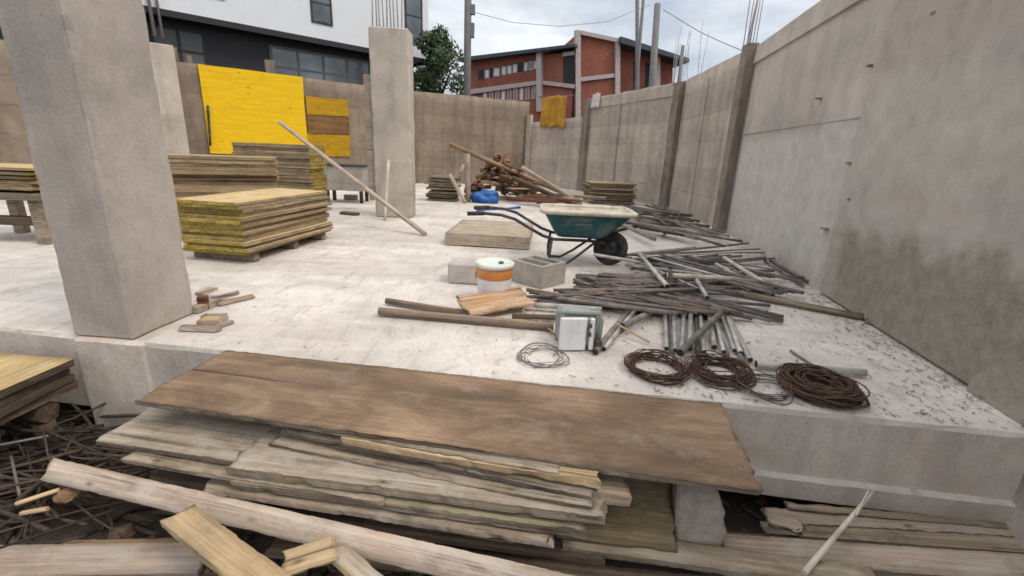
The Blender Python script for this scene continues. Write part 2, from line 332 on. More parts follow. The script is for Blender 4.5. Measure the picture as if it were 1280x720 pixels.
# ------------------------------------------------------------------ object helpers
def tag(o, label=None, cat=None, group=None, kind=None):
    if label: o['label'] = label
    if cat: o['category'] = cat
    if group: o['group'] = group
    if kind: o['kind'] = kind
    return o
def link(name, me, mats, parent=None):
    o = bpy.data.objects.new(name, me); col.objects.link(o)
    for m in (mats if isinstance(mats, (list, tuple)) else [mats]): me.materials.append(M[m])
    if parent: o.parent = parent
    return o
def empty(name, loc=(0, 0, 0), rz=0, label=None, cat=None, group=None):
    o = bpy.data.objects.new(name, None); col.objects.link(o); o.location = loc; o.rotation_euler = (0, 0, rz)
    o.empty_display_size = .1
    return tag(o, label, cat, group)
def mesh_of(bm, name, smooth=False):
    me = bpy.data.meshes.new(name); bm.normal_update(); bm.to_mesh(me); bm.free()
    if smooth:
        for p in me.polygons: p.use_smooth = True
    return me
def bm_box(bm, x0, x1, y0, y1, z0, z1, mi=0):
    v = [bm.verts.new((x, y, z)) for x in (x0, x1) for y in (y0, y1) for z in (z0, z1)]
    for f in ((0, 1, 3, 2), (4, 6, 7, 5), (0, 4, 5, 1), (2, 3, 7, 6), (0, 2, 6, 4), (1, 5, 7, 3)):
        fc = bm.faces.new([v[i] for i in f]); fc.material_index = mi
    return v
def boxes(name, lst, mats, parent=None, bev=0.0):
    bm = bmesh.new()
    for b in lst: bm_box(bm, *b)
    if bev: bmesh.ops.bevel(bm, geom=bm.edges[:], offset=bev, segments=2, affect='EDGES', profile=.6)
    return link(name, mesh_of(bm, name), mats, parent)
def bm_tube(bm, pts, r, seg=8, mi=0, closed=False, radii=None, cap=True, capmi=None):
    pts = [Vector(p) for p in pts]; n = len(pts); rings = []
    prev = None
    for i, p in enumerate(pts):
        if closed: t = pts[(i+1) % n]-pts[i-1]
        else: t = pts[min(i+1, n-1)]-pts[max(i-1, 0)]
        t.normalize()
        if prev is None:
            u = t.orthogonal().normalized()
        else:
            u = (prev - t*prev.dot(t))
            u = u.normalized() if u.length > 1e-6 else t.orthogonal().normalized()
        prev = u; v = t.cross(u)
        rr = radii[i] if radii else r
        rings.append([bm.verts.new(p + (u*math.cos(a)+v*math.sin(a))*rr) for a in (2*math.pi*k/seg for k in range(seg))])
    m = n if closed else n-1
    for i in range(m):
        A = rings[i]; B = rings[(i+1) % n]
        for k in range(seg):
            f = bm.faces.new((A[k], A[(k+1) % seg], B[(k+1) % seg], B[k])); f.material_index = mi; f.smooth = True
    if not closed and cap:
        f = bm.faces.new(rings[0][::-1]); f.material_index = mi if capmi is None else capmi
        f = bm.faces.new(rings[-1]); f.material_index = mi if capmi is None else capmi
def frame_mat(a, b, roll=0.0, up=Vector((0, 0, 1))):
    x = (b-a).normalized(); y = up.cross(x)
    y = y.normalized() if y.length > 1e-5 else Vector((0, 1, 0)); z = x.cross(y)
    m = Matrix(((x.x, y.x, z.x, a.x), (x.y, y.y, z.y, a.y), (x.z, y.z, z.z, a.z), (0, 0, 0, 1)))
    return m @ Matrix.Rotation(roll, 4, 'X')
def board_mesh(name, Lg, wd, th, seed=0, rag=.006, bow=.0, warp=.0, chip=.0, sk0=0.0, sk1=0.0):
    """A sawn board: local X length, Y width (away), Z=0 top; slot 0 faces, slot 1 sawn edges."""
    r = random.Random(seed); fine_ = rag >= .009
    nx = max(4, int(Lg/(.022 if fine_ else .09))); ny = max(3, int(wd/(.035 if fine_ else .09))); bm = bmesh.new()
    def spl(u, q): # splintered run: long straight stretches with short torn bites
        n1 = noise.noise(Vector((u*9+seed*1.7, q*5.1, seed*.3))); n2 = noise.noise(Vector((u*38, q*3.3+seed, 1.5)))
        return max(0, n1-.18)*1.9 + max(0, n2-.1)*.7
    V = {}
    for k in (0, 1):
        for i in range(nx+1):
            for j in range(ny+1):
                x = Lg*i/nx; y = wd*j/ny; z = -th*k
                s = Vector((x*4+seed*3.1, y*4, k*2.2))
                if j in (0, ny):
                    if fine_: y += (1 if j == 0 else -1)*spl(x, j+k*.2)*rag*.95 + noise.noise(Vector((x*.9, seed, j)))*rag*.5
                    else: y += noise.noise(s*2.1)*rag*1.2 + (r.random()-.5)*rag*.7
                if i == 0: x += noise.noise(s*3)*(rag*2) + sk0*(j/ny) + (r.random()**3)*chip
                if i == nx: x += noise.noise(s*3)*(rag*2) + sk1*(j/ny) - (r.random()**3)*chip
                z += noise.noise(Vector((x*1.1+seed*3.1, y*1.5, 0)))*rag*.8 + bow*math.sin(math.pi*i/nx) + warp*(i/nx-.5)*(j/ny-.5)*2
                if k == 0 and (i in (0, nx) or j in (0, ny)): z -= min(th*.3, rag*.2 + r.random()*rag*.25)
                V[k, i, j] = bm.verts.new((x, y, z))
    for i in range(nx):
        for j in range(ny):
            f = bm.faces.new((V[0, i, j], V[0, i+1, j], V[0, i+1, j+1], V[0, i, j+1])); f.smooth = True
            f = bm.faces.new((V[1, i, j], V[1, i, j+1], V[1, i+1, j+1], V[1, i+1, j])); f.smooth = True
    for i in range(nx):
        bm.faces.new((V[0, i, 0], V[1, i, 0], V[1, i+1, 0], V[0, i+1, 0])).material_index = 1
        bm.faces.new((V[0, i, ny], V[0, i+1, ny], V[1, i+1, ny], V[1, i, ny])).material_index = 1
    for j in range(ny):
        bm.faces.new((V[0, 0, j], V[0, 0, j+1], V[1, 0, j+1], V[1, 0, j])).material_index = 1
        bm.faces.new((V[0, nx, j], V[1, nx, j], V[1, nx, j+1], V[0, nx, j+1])).material_index = 1
    return mesh_of(bm, name)
seedc = [100]
def board(name, label, a, b, wd, th, mat='w_grey', edge='w_edge', roll=0.0, cat='board', group=None, **k):
    seedc[0] += 1
    me = board_mesh(name, (b-a).length, wd, th, seedc[0], **k)
    o = link(name, me, [mat, edge]); o.matrix_world = frame_mat(a, b, roll)
    return tag(o, label, cat, group)
def rod(name, label, a, b, r, mat='steel', cat='pole', group=None, seg=8, bore_shade=False, bend=0.0, parent=None, taper=1.0):
    Lg = (b-a).length; bm = bmesh.new(); n = 5
    ph = rnd.random()*6.28
    pts = [Vector((Lg*i/n, bend*math.sin(math.pi*i/n)*math.cos(ph), abs(bend)*.3*math.sin(math.pi*i/n)*math.sin(ph))) for i in range(n+1)]
    bm_tube(bm, pts, r, seg, radii=[r*(1+(taper-1)*i/n) for i in range(n+1)], capmi=1 if bore_shade else None)
    o = link(name, mesh_of(bm, name), [mat, 'bore_shade'] if bore_shade else mat, parent)
    o.matrix_world = frame_mat(a, b)
    return tag(o, label, cat, group)
def quad_on(p0, p1):
    return frame_mat(p0, p1)

# ------------------------------------------------------------------ ground and slab
bm = bmesh.new()
n = 70
def gz(x, y):
    if abs(x) < 6 and -3 < y < 3.2: return -.76 + .07*noise.noise(Vector((x*1.5, y*1.5, 0)))
    return -.80
xs = [-900, -60] + [-6+.3*i for i in range(41)] + [60, 900]
ys = [-900, -30] + [-3+.3*i for i in range(23)] + [60, 900]
gv = [[bm.verts.new((x, y, gz(x, y))) for y in ys] for x in xs]
for i in range(len(xs)-1):
    for j in range(len(ys)-1):
        bm.faces.new((gv[i][j], gv[i+1][j], gv[i+1][j+1], gv[i][j+1])).smooth = True
tag(link('ground', mesh_of(bm, 'ground'), 'earth'), kind='structure')

EL, ER = W(0, 408), W(1280, 541)           # front edge of the slab on its top face
ed = (ER-EL).normalized()
FL = EL - ed*8.5; FR = ER + ed*.25
CB = Vector((-3.74, 17.0, 0)); CC = Vector((.37, 18.95, 0)); C1 = Vector((2.35, 17.05, 0))
C2 = Vector((4.02, 12.3, 0)); A0 = Vector((3.85, 8.39, 0)); A1 = W(1275, 520)
bd = (CB-Vector((-8.46, 13.0, 0))).normalized(); BL = CB - bd*12.2
nd = (A1-A0).normalized(); A2 = A0 + nd*9.5
def prism(name, pts, z0, z1, mats, parent=None, kind=None, side=1):
    bm = bmesh.new(); lo = [bm.verts.new((p.x, p.y, z0)) for p in pts]; hi = [bm.verts.new((p.x, p.y, z1)) for p in pts]
    bm.faces.new(hi)
    bm.faces.new(lo[::-1])
    for i in range(len(pts)):
        j = (i+1) % len(pts)
        f = bm.faces.new((lo[i], lo[j], hi[j], hi[i])); f.material_index = side if len(mats) > 1 and not isinstance(mats, str) else 0
    bmesh.ops.recalc_face_normals(bm, faces=bm.faces[:])
    return tag(link(name, mesh_of(bm, name), mats, parent), kind=kind)
back = [FL, FR, A0+Vector((.1, 0, 0)), C2+Vector((.1, 0, 0)), C1+Vector((.05, .05, 0)), CC+Vector((0, .05, 0)), CB, BL]
# front beam face with an uneven arris: subdivided strip
bm = bmesh.new(); nseg = 90; e0 = []; e1 = []; e2 = []
for i in range(nseg+1):
    p = FL.lerp(FR, i/nseg); s = Vector((p.x*3.1, 1.7, 0))
    off = .018*noise.noise(s*1.7)+.010*noise.noise(s*5)
    e0.append(bm.verts.new((p.x, p.y+off, .002*noise.noise(s*4)-.004)))
    e1.append(bm.verts.new((p.x, p.y-.010, -.03+.01*noise.noise(s*3)))); e2.append(bm.verts.new((p.x, p.y-.012, -.52)))
for i in range(nseg):
    f = bm.faces.new((e1[i], e1[i+1], e0[i+1], e0[i])); f.material_index = 0
    f = bm.faces.new((e2[i], e2[i+1], e1[i+1], e1[i])); f.material_index = 1
bkv = [bm.verts.new((p.x, p.y, 0)) for p in back[2:]]
f = bm.faces.new(e0 + bkv); f.material_index = 0
bmesh.ops.triangulate(bm, faces=[f])
bmesh.ops.recalc_face_normals(bm, faces=bm.faces[:])
tag(link('floor', mesh_of(bm, 'floor'), ['slab_top', 'slab_face']), kind='structure')
# ledge of the ground beam under the slab face
lo = Vector((ed.y, -ed.x, 0))*.05
bm = bmesh.new(); L0 = FL.lerp(FR, .72); rows = []
for i in range(61):
    p = L0.lerp(FR, i/60); q = p + lo*(1+.25*noise.noise(Vector((p.x*4, 3, 0))))
    zt = -.405+.006*noise.noise(Vector((p.x*6, 0, 0)))
    rows.append([bm.verts.new((p.x, p.y-.005, zt+.012)), bm.verts.new((q.x, q.y, zt)), bm.verts.new((q.x, q.y+.01, -.53))])
for i in range(60):
    f = bm.faces.new((rows[i][1], rows[i+1][1], rows[i+1][0], rows[i][0])); f.material_index = 0
    f = bm.faces.new((rows[i][2], rows[i+1][2], rows[i+1][1], rows[i][1])); f.material_index = 1
bmesh.ops.recalc_face_normals(bm, faces=bm.faces[:])
tag(link('footing', mesh_of(bm, 'footing'), ['slab_top', 'slab_face']), kind='structure')

# ------------------------------------------------------------------ site walls
def wall(name, label, p, q, h, mat, th=.25, cop=None, h2=None, panel=None):
    """Origin at p, local X along the wall towards q, local Y outwards (away from the site)."""
    Lg = (q-p).length; h2 = h if h2 is None else h2
    bm = bmesh.new(); nx = max(2, int(Lg/.25)); fr = []; bk = []
    nz = 10
    G = [[None]*(nz+1) for _ in range(nx+1)]; T = []
    for i in range(nx+1):
        t = i/nx; top = h+(h2-h)*t + .025*noise.noise(Vector((t*Lg*1.3, p.x, 0)))+.015*noise.noise(Vector((t*Lg*5, p.x, 0)))
        for k in range(nz+1):
            z = -.05 + (top+.05)*k/nz
            G[i][k] = bm.verts.new((Lg*t, -.012*noise.noise(Vector((t*Lg*.8, z*.9, p.y))), z))
        T.append((bm.verts.new((Lg*t, th, top)), bm.verts.new((Lg*t, th, -.8))))
    for i in range(nx):
        for k in range(nz): bm.faces.new((G[i][k], G[i+1][k], G[i+1][k+1], G[i][k+1])).smooth = True
        bm.faces.new((G[i][nz], G[i+1][nz], T[i+1][0], T[i][0]))
        bm.faces.new((T[i][0], T[i+1][0], T[i+1][1], T[i][1]))
    for i in (0, nx):
        bm.faces.new([G[i][k] for k in range(nz+1)] + [T[i][0], T[i][1]])
    bmesh.ops.recalc_face_normals(bm, faces=bm.faces[:])
    o = link(name, mesh_of(bm, name), mat); o.matrix_world = frame_mat(p, q)
    tag(o, label, 'wall', None)
    return o
def wbox(parent, name, x0, x1, y0, y1, z0, z1, mat, bev=.01, lean=0.0):
    bm = bmesh.new(); bm_box(bm, x0, x1, y0, y1, z0, z1)
    bmesh.ops.subdivide_edges(bm, edges=bm.edges[:], cuts=4, use_grid_fill=True)
    for v in bm.verts:
        v.co += Vector((noise.noise(v.co*2.3+Vector((x0, 0, 0))), noise.noise(v.co*2.7+Vector((5, x0, 0))), 0))*bev*1.3
        v.co.x += lean*(v.co.z-z0)
    bmesh.ops.recalc_face_normals(bm, faces=bm.faces[:])
    return link(name, mesh_of(bm, name), mat, parent)
HW = 3.1
wb = wall('concrete_wall', 'long brown rear concrete wall carrying the yellow panel below the white building', BL, CB, HW, 'wall_back')
wc = wall('concrete_wall', 'dark brown concrete wall section between the slim bare-topped column and the far corner', CB, CC, 3.12, 'wall_back')
wd_ = wall('concrete_wall', 'low corner wall section with the orange cloth hanging over its top', CC, C1, 2.35, 'wall_far', h2=2.55)
we = wall('concrete_wall', 'banded grey-brown wall section behind the panel pile, three dark pilasters on it', C1, C2, HW, 'wall_far')
wf = wall('concrete_wall', 'short wall section between the two tallest pilasters at the bend', C2, A0, HW, 'wall_far')
wg = wall('concrete_wall', 'large near grey wall on the right, rough and honeycombed along its base', A0, A2, 3.08, 'wall_near')
def pilaster(parent, x, wdt, dep, h, nb, hb, mat='pilaster', lean=0, z0=-.02, rm='rebar', spread=.2, r=.008):
    p = wbox(parent, 'pilaster', x-wdt/2, x+wdt/2, -dep, .02, z0, h, mat, .016, lean)
    for i in range(nb):
        xx = x + lean*(h-z0) + (rnd.random()-.5)*wdt*spread*5; yy = -dep*.5+rnd.uniform(-.06, .14)
        a = Vector((xx, yy, h-.04)); b = a + Vector((rnd.uniform(-.07, .07), rnd.uniform(-.07, .07), hb*rnd.uniform(.75, 1.1)))
        bm = bmesh.new(); bm_tube(bm, [a, a.lerp(b, .5)+Vector((rnd.uniform(-.015, .015), 0, 0)), b], r, 6)
        o = link('rebar', mesh_of(bm, 'rebar'), rm, p)
    return p
LE = (C2-C1).length
pilaster(we, .12, .34, .14, 3.08, 0, 0)
pilaster(we, LE*.43, .16, .07, 2.96, 0, 0, 'wall_far')
pilaster(we, LE-.02, .26, .18, 3.06, 9, 1.25, rm='rebar_pale', spread=.8, r=.006)
pilaster(wf, (A0-C2).length*.45, .22, .03, 2.9, 0, 0, 'wall_far')
pilaster(wf, (A0-C2).length-.08, .26, .16, 3.12, 8, 1.3, rm='rebar_pale', spread=.28, r=.008)
pilaster(wd_, .1, .22, .12, 2.65, 0, 0, 'wall_far')
# near wall: coping beam, second pour standing proud, tie ends
wbox(wg, 'coping', .12, 9.4, -.03, .05, 2.80, 3.06, 'wall_near', .012)
wbox(wg, 'coping', 0.3, (C2-C1).length-.3, -.03, .03, 2.78, 3.05, 'wall_far', .014).parent = we
pr_ = (W(0, 0)-A0)
# proud second pour starts where the photo shows the step
wbox(wg, 'pour_panel', 3.95, 9.4, -.042, .03, .02, 2.797, 'wall_near', .012)
for (x, z, s) in [(3.86, 2.12, .05), (3.92, 1.27, .08), (3.7, .62, .09), (2.9, 1.95, .05), (4.6, 2.35, .05), (4.1, .95, .03)]:
    wbox(wg, 'tie_stub', x, x+s, -.055, .0, z, z+.018, 'pilaster', .01)
wbox(wg, 'joint_ridge', .15, 3.9, -.012, .02, 1.692, 1.706, 'wall_near', .012)
# leaning post and yellow panels on the rear wall
def on_wall(px, py, wl):
    mi = wl.matrix_world.inverted(); o = mi @ Vector((0, 0, EYE)); d = mi.to_3x3() @ ray(px, py)
    return o + d*(-o.y/d.y)
# swollen base of the next pier at the right edge of the photograph
px_ = on_wall(1236, 470, wg).x
wbox(wg, 'pier', px_, px_+.6, -.07, .0, -.79, .56, 'wall_near', .03)
def face_board(name, label, wl, c, mat, th=.05, off=.02, cat='panel', group=None):
    P = [on_wall(x, y, wl) for x, y in c]
    x0 = (P[0].x+P[3].x)/2; x1 = (P[1].x+P[2].x)/2; z1 = (P[0].z+P[1].z)/2; z0 = (P[2].z+P[3].z)/2
    bm = bmesh.new(); bm_box(bm, 0, x1-x0, -th, 0, 0, z1-z0)
    bmesh.ops.subdivide_edges(bm, edges=bm.edges[:], cuts=5, use_grid_fill=True)
    for v in bm.verts: v.co += Vector((noise.noise(v.co*1.1+Vector((x0, 0, 0)))*.03, noise.noise(v.co*.9)*.012, noise.noise(v.co*1.4+Vector((0, x0, 0)))*.03))
    bmesh.ops.recalc_face_normals(bm, faces=bm.faces[:])
    o = link(name, mesh_of(bm, name), mat)
    o.matrix_world = wl.matrix_world @ Matrix.Translation((x0, -off, z0))
    return tag(o, label, cat, group)
face_board('yellow_board', 'large bright yellow board fixed on the rear wall behind the panel stacks', wb, [(247, 80), (379, 97), (383, 198), (262, 188)], 'yellow')
face_board('orange_board', 'upper narrow orange board on the rear wall right of the big yellow one', wb, [(382, 121), (434, 124), (434, 146), (382, 142)], 'orange', .04)
face_board('brown_board', 'brown stained board between two narrow orange boards on the rear wall', wb, [(383, 143), (435, 147), (436, 168), (384, 165)], 'orange_brown', .035)
face_board('orange_board', 'lower narrow orange board on the rear wall right of the big yellow one', wb, [(384, 166), (436, 169), (437, 196), (384, 194)], 'orange', .04)
p0 = on_wall(262, 182, wb); p1 = on_wall(259, 132, wb)
rod('iron_bar', 'short dark iron bar against the left edge of the big yellow board', wb.matrix_world @ (p0+Vector((0, -.14, 0))), wb.matrix_world @ (p1+Vector((0, -.12, 0))), .03, 'black', 'iron bar')
pt = on_wall(338, 72, wb)
p = wbox(wb, 'stub', pt.x-.12, pt.x+.1, .03, .2, 3.05, 3.45, 'pilaster', .02)
for px in (197, 205, 218, 236):
    pt = on_wall(px, 60, wb); wbox(wb, 'stub', pt.x-.06, pt.x+.05, .05, .16, 3.0, 3.1+rnd.uniform(.15, .35), 'wall_back', .02)
lp = on_wall(217, 170, wb)
bm = bmesh.new(); bm_box(bm, -.27, .27, -.30, -.005, 0, 3.42); bmesh.ops.bevel(bm, geom=bm.edges[:], offset=.02, segments=1, affect='EDGES')
o = link('concrete_post', mesh_of(bm, 'concrete_post'), 'column_mid'); o.matrix_world = wb.matrix_world @ Matrix.Translation((lp.x, 0, 0))
tag(o, 'upright grey post against the rear wall, just right of the large near column', 'post')

# cloth over the low wall
def cloth(name, label, P, Q, ztop, drop, mat, cat='cloth', segs=26, amp=.07):
    bm = bmesh.new(); Lg = (Q-P).length; nx = segs; nz = 12; rows = []
    for i in range(nx+1):
        t = i/nx; rr = []
        for k in range(nz+1):
            u = k/nz
            y = -.03 - amp*(.5+.5*math.sin(t*19+.8*noise.noise(Vector((t*5, u*2, 0)))*3))*(.35+.65*u) - .02*u
            z = ztop + .10*noise.noise(Vector((t*4, 9, 0))) - u*drop*(1+.16*noise.noise(Vector((t*6, 3, 1))))
            rr.append(bm.verts.new((Lg*t, y, z)))
        rows.append(rr)
    for i in range(nx):
        for k in range(nz): bm.faces.new((rows[i][k], rows[i][k+1], rows[i+1][k+1], rows[i+1][k])).smooth = True
    o = link(name, mesh_of(bm, name), mat); o.matrix_world = frame_mat(P, Q)
    s = o.modifiers.new('thick', 'SOLIDIFY'); s.thickness = .012
    return tag(o, label, cat)
cw = CC.lerp(C1, .26); cx = CC.lerp(C1, .68)
iw = frame_mat(CC, C1).to_3x3() @ Vector((0, -1, 0))
cloth('hanging_cloth', 'orange-yellow cloth hanging over the low corner wall', cw+iw*.05, cx+iw*.05, 3.25, 1.05, 'cloth_orange')
rod('cloth_rail', 'thin rail holding the orange cloth above the corner wall', cw+Vector((-.2, 0, 3.25)), cx+Vector((.2, 0, 3.27)), .02, 'rebar', 'rail')
# white sheets lying over the wall top by the first dark pilaster
cloth('white_sheet', 'crumpled white sheet draped over the wall top beside the first dark pilaster', C1.lerp(C2, .10)+Vector((-.05, 0, 0)), C1.lerp(C2, .20)+Vector((-.05, 0, 0)), 3.2, .42, 'cloth', 'sheet', 14, .05)

# ------------------------------------------------------------------ columns
def rough_box(bm, x0, x1, y0, y1, z0, z1, cuts, amp, bev=.012, mi=0, chips=0.0):
    b2 = bmesh.new(); bm_box(b2, x0, x1, y0, y1, z0, z1)
    bmesh.ops.bevel(b2, geom=b2.edges[:], offset=bev, segments=1, affect='EDGES')
    bmesh.ops.subdivide_edges(b2, edges=b2.edges[:], cuts=cuts, use_grid_fill=True)
    for v in b2.verts:
        v.co += Vector((noise.noise(v.co*3+Vector((x0*7, 1, 1))), noise.noise(v.co*3+Vector((4, y0*7, 2))), noise.noise(v.co*3+Vector((7, 3, 0)))*.6))*amp
    if chips:
        cx, cy = (x0+x1)/2, (y0+y1)/2
        for v in b2.verts:
            ex = min(v.co.x-x0, x1-v.co.x); ey = min(v.co.y-y0, y1-v.co.y)
            if ex < .03 and ey < .03:
                n_ = max(0, noise.noise(Vector((v.co.z*5, x0*9+cx, cy*3)))-.1)*chips + max(0, noise.noise(Vector((v.co.z*17, cx+(v.co.x > cx)*5, cy+(v.co.y > cy)*9)))-.12)*chips
                v.co += Vector((cx-v.co.x, cy-v.co.y, 0)).normalized()*n_
    me = bpy.data.meshes.new('t'); b2.to_mesh(me); b2.free(); bm.from_mesh(me); bpy.data.meshes.remove(me)
cb = W(165, 425)
t = empty('concrete_column', (cb.x, cb.y, 0), R(-4), 'big square concrete column standing close by at the slab edge', 'column')
bm = bmesh.new(); rough_box(bm, -.40, .012, 0, .53, .0, 3.6, 48, .006, .012, chips=.022)
link('shaft', mesh_of(bm, 'shaft', False), 'column', t)
bm = bmesh.new(); rough_box(bm, -.375, .10, -.035, .5, -.80, -.004, 8, .010, .015)
link('pier', mesh_of(bm, 'pier', False), 'slab_face', t)

mb = W(470, 271)
t = empty('concrete_column', (mb.x, mb.y, 0), R(2), 'free-standing slim concrete column with bare bars rising from its top', 'column')
bm = bmesh.new(); rough_box(bm, 0, .66, 0, .42, 0, 3.13, 40, .010, .02, chips=.04)
link('shaft', mesh_of(bm, 'shaft'), 'column_mid', t)
for i in range(9):
    x = .06+.48*(i % 5)/4; y = .06 if i < 5 else .36
    bm = bmesh.new(); bm_tube(bm, [(x, y, 3.05), (x+rnd.uniform(-.02, .02), y, 3.6), (x+rnd.uniform(-.05, .05), y, 4.5)], .013, 6)
    link('rebar', mesh_of(bm, 'rebar'), 'rebar_pale', t)
bm = bmesh.new(); rough_box(bm, -.13, -.005, .05, .20, .38, 2.40, 8, .006, .006)
o = link('formwork_strip', mesh_of(bm, 'formwork_strip'), 'sheet', t)

# ------------------------------------------------------------------ buildings beyond the wall
def facade(name, p, q, label, cat='building'):
    o = empty(name, p, 0, label, cat); x = (q-p).normalized()
    o.matrix_world = frame_mat(p, q); return o
ZB = 6.0
fp = W(185, 10, ZB); fq = W(536, 76, ZB); fp.z = fq.z = -.8
fd = (fq-fp).normalized(); fp0 = fp - fd*22; FLn = (fq-fp0).length
wbld = facade('white_building', fp0, fq, 'white rendered building with a black ground storey behind the rear wall')
bm = bmesh.new(); bm_box(bm, 0, FLn, 0, 14, ZB+.8, 17)
link('upper_wall', mesh_of(bm, 'upper_wall'), 'w_white', wbld)
bm = bmesh.new(); bm_box(bm, 0, FLn-1.7, .75, 13.5, 0, ZB+.795)
link('lower_wall', mesh_of(bm, 'lower_wall'), 'clad', wbld)
bm = bmesh.new(); bm_box(bm, 0, FLn+.06, -.06, -.003, ZB+.62, ZB+.86)
bm_box(bm, FLn+.003, FLn+.06, -.003, 14, ZB+.62, ZB+.86)
link('edge_flashing', mesh_of(bm, 'edge_flashing'), 'clad', wbld)
def on_obj(px, py, ob, yo=0.0):
    mi = ob.matrix_world.inverted(); o = mi @ Vector((0, 0, EYE)); d = mi.to_3x3() @ ray(px, py)
    return o + d*((yo-o.y)/d.y)
bpy.context.view_layer.update()
def window(ob, c, yo, cols=1, rows=2, fm='black', fw=.09, gl='glass', recess=.06, name='window'):
    P = [on_obj(x, y, ob, yo) for x, y in c]
    x0 = (P[0].x+P[3].x)/2; x1 = (P[1].x+P[2].x)/2; z1 = (P[0].z+P[1].z)/2; z0 = (P[2].z+P[3].z)/2
    bm = bmesh.new(); y0, y1 = yo-.05, yo+.04
    bm_box(bm, x0, x1, y0, y1, z0, z0+fw); bm_box(bm, x0, x1, y0, y1, z1-fw, z1)
    for i in range(cols+1):
        xx = x0+(x1-x0-fw)*i/cols; bm_box(bm, xx, xx+fw, y0-.003, y1, z0+fw, z1-fw)
    for i in range(1, rows):
        zz = z0+(z1-z0)*(.42 if rows == 2 else i/rows); bm_box(bm, x0+fw, x1-fw, y0+.004, y1, zz, zz+fw*.8)
    f = link(name, mesh_of(bm, name), fm, ob)
    bm = bmesh.new(); bm_box(bm, x0+.02, x1-.02, yo-.03, yo+.03, z0+.02, z1-.02)
    link('pane', mesh_of(bm, 'pane'), gl, f)
    return f
window(wbld, [(386, -32), (413, -26), (415, 33), (388, 27)], 0, 1, 2)
window(wbld, [(503, -30), (526, -26), (529, 57), (508, 54)], 0, 1, 2)
window(wbld, [(250, -60), (276, -55), (279, 0), (253, -6)], 0, 1, 2)
window(wbld, [(337, 55), (462, 78), (464, 118), (338, 103)], .75, 4, 2, 'grey_band', .12)
window(wbld, [(188, 27), (258, 42), (259, 92), (189, 80)], .75, 2, 2, 'clad', .12, 'grey_band')
pp = on_obj(187, 8, wbld, 0)
bm = bmesh.new(); bm_tube(bm, [(pp.x, -.15, ZB-.2), (pp.x-.1, -.15, ZB+9)], .06, 8); bm_tube(bm, [(pp.x+.25, -.15, ZB-.2), (pp.x+.15, -.15, ZB+9)], .05, 8)
link('downpipe', mesh_of(bm, 'downpipe'), 'trim', wbld)

# red brick building: corner towards the camera, two faces
def at_h(px, py, z): return W(px, py, z)
K = W(722, 39, 12.4); Lw = W(588, 74, 10.6); Rw = W(850, 78, 10.4)
Lc = W(721, 52, 11.3)
K0 = Vector((K.x, K.y, -.8)); L0 = Vector((Lw.x, Lw.y, -.8)); R0 = Vector((Rw.x, Rw.y, -.8))
bb = facade('brick_building', L0, K0, 'red brick building with pale concrete frame and long window rows past the corner wall')
LL = (K0-L0).length
bpy.context.view_layer.update()
Zl = 11.4
bm = bmesh.new(); bm_box(bm, 0, LL-.05, .0, 9, 0, Zl)
link('wall', mesh_of(bm, 'wall'), 'brick', bb)
bm = bmesh.new(); v = [bm.verts.new(c) for c in ((-.8, -.9, Zl+.05), (LL+.2, -.9, Zl+.55), (LL+.2, 9.5, Zl+1.2), (-.8, 9.5, Zl+.7), (-.8, -.9, Zl-.35), (LL+.2, -.9, Zl+.3), (LL+.2, 9.5, Zl+.8), (-.8, 9.5, Zl+.3))]
for f in ((0, 1, 2, 3), (7, 6, 5, 4), (4, 5, 1, 0), (5, 6, 2, 1), (6, 7, 3, 2), (7, 4, 0, 3)): bm.faces.new([v[i] for i in f])
link('roof', mesh_of(bm, 'roof'), 'roof', bb)
def bbox_on(ob, name, c, yo, mat, d=.12):
    P = [on_obj(x, y, ob, 0) for x, y in c]
    bm = bmesh.new()
    q0 = [bm.verts.new((p.x, yo-d, p.z)) for p in P]; q1 = [bm.verts.new((p.x, yo+.05, p.z)) for p in P]
    bm.faces.new(q0); bm.faces.new(q1[::-1])
    for i in range(4): bm.faces.new((q0[i], q1[i], q1[(i+1) % 4], q0[(i+1) % 4]))
    bmesh.ops.recalc_face_normals(bm, faces=bm.faces[:])
    return link(name, mesh_of(bm, name), mat, ob)
bbox_on(bb, 'floor_band', [(590, 112), (673, 101), (673, 106), (590, 118)], 0, 'trim', .25)
bbox_on(bb, 'floor_band', [(679, 101), (719, 106), (719, 111), (679, 106)], 0, 'trim', .25)
bbox_on(bb, 'pillar', [(673, 62), (679, 62), (679, 140), (673, 140)], 0, 'trim', .5)
bbox_on(bb, 'eave_band', [(680, 62), (719, 55), (719, 59), (680, 66)], 0, 'trim', .3)
bbox_on(bb, 'stair_recess_shade', [(704, 70), (718, 68), (718, 104), (704, 106)], 0, 'clad', .02)  # dark panel on the wall paints in the shade of the stair recess
bbox_on(bb, 'stair_rail', [(704, 66), (719, 64), (719, 69), (704, 71)], 0, 'trim', .2)
for x0, x1 in ((606, 612), (617, 625), (627, 633), (634, 640), (641, 647), (655, 660), (661, 666), (667, 672)):
    s = lambda x: 75+(672-x)*.19
    window(bb, [(x0, s(x0)), (x1, s(x1)), (x1, s(x1)+11), (x0, s(x0)+11)], 0, 1, 1, 'trim', .12, 'white' if x0 not in (661,) else 'glass')
for i in range(9):
    x0 = 604+i*7.6; s = lambda x: 107+(672-x)*.13
    window(bb, [(x0, s(x0)), (x0+5, s(x0+5)), (x0+5, s(x0)+15), (x0, s(x0)+16)], 0, 1, 1, 'trim', .12, 'glass' if i % 3 else 'white')
bbox_on(bb, 'window_band', [(598, 88), (672, 74), (672, 86), (598, 100)], 0, 'clad', .02)
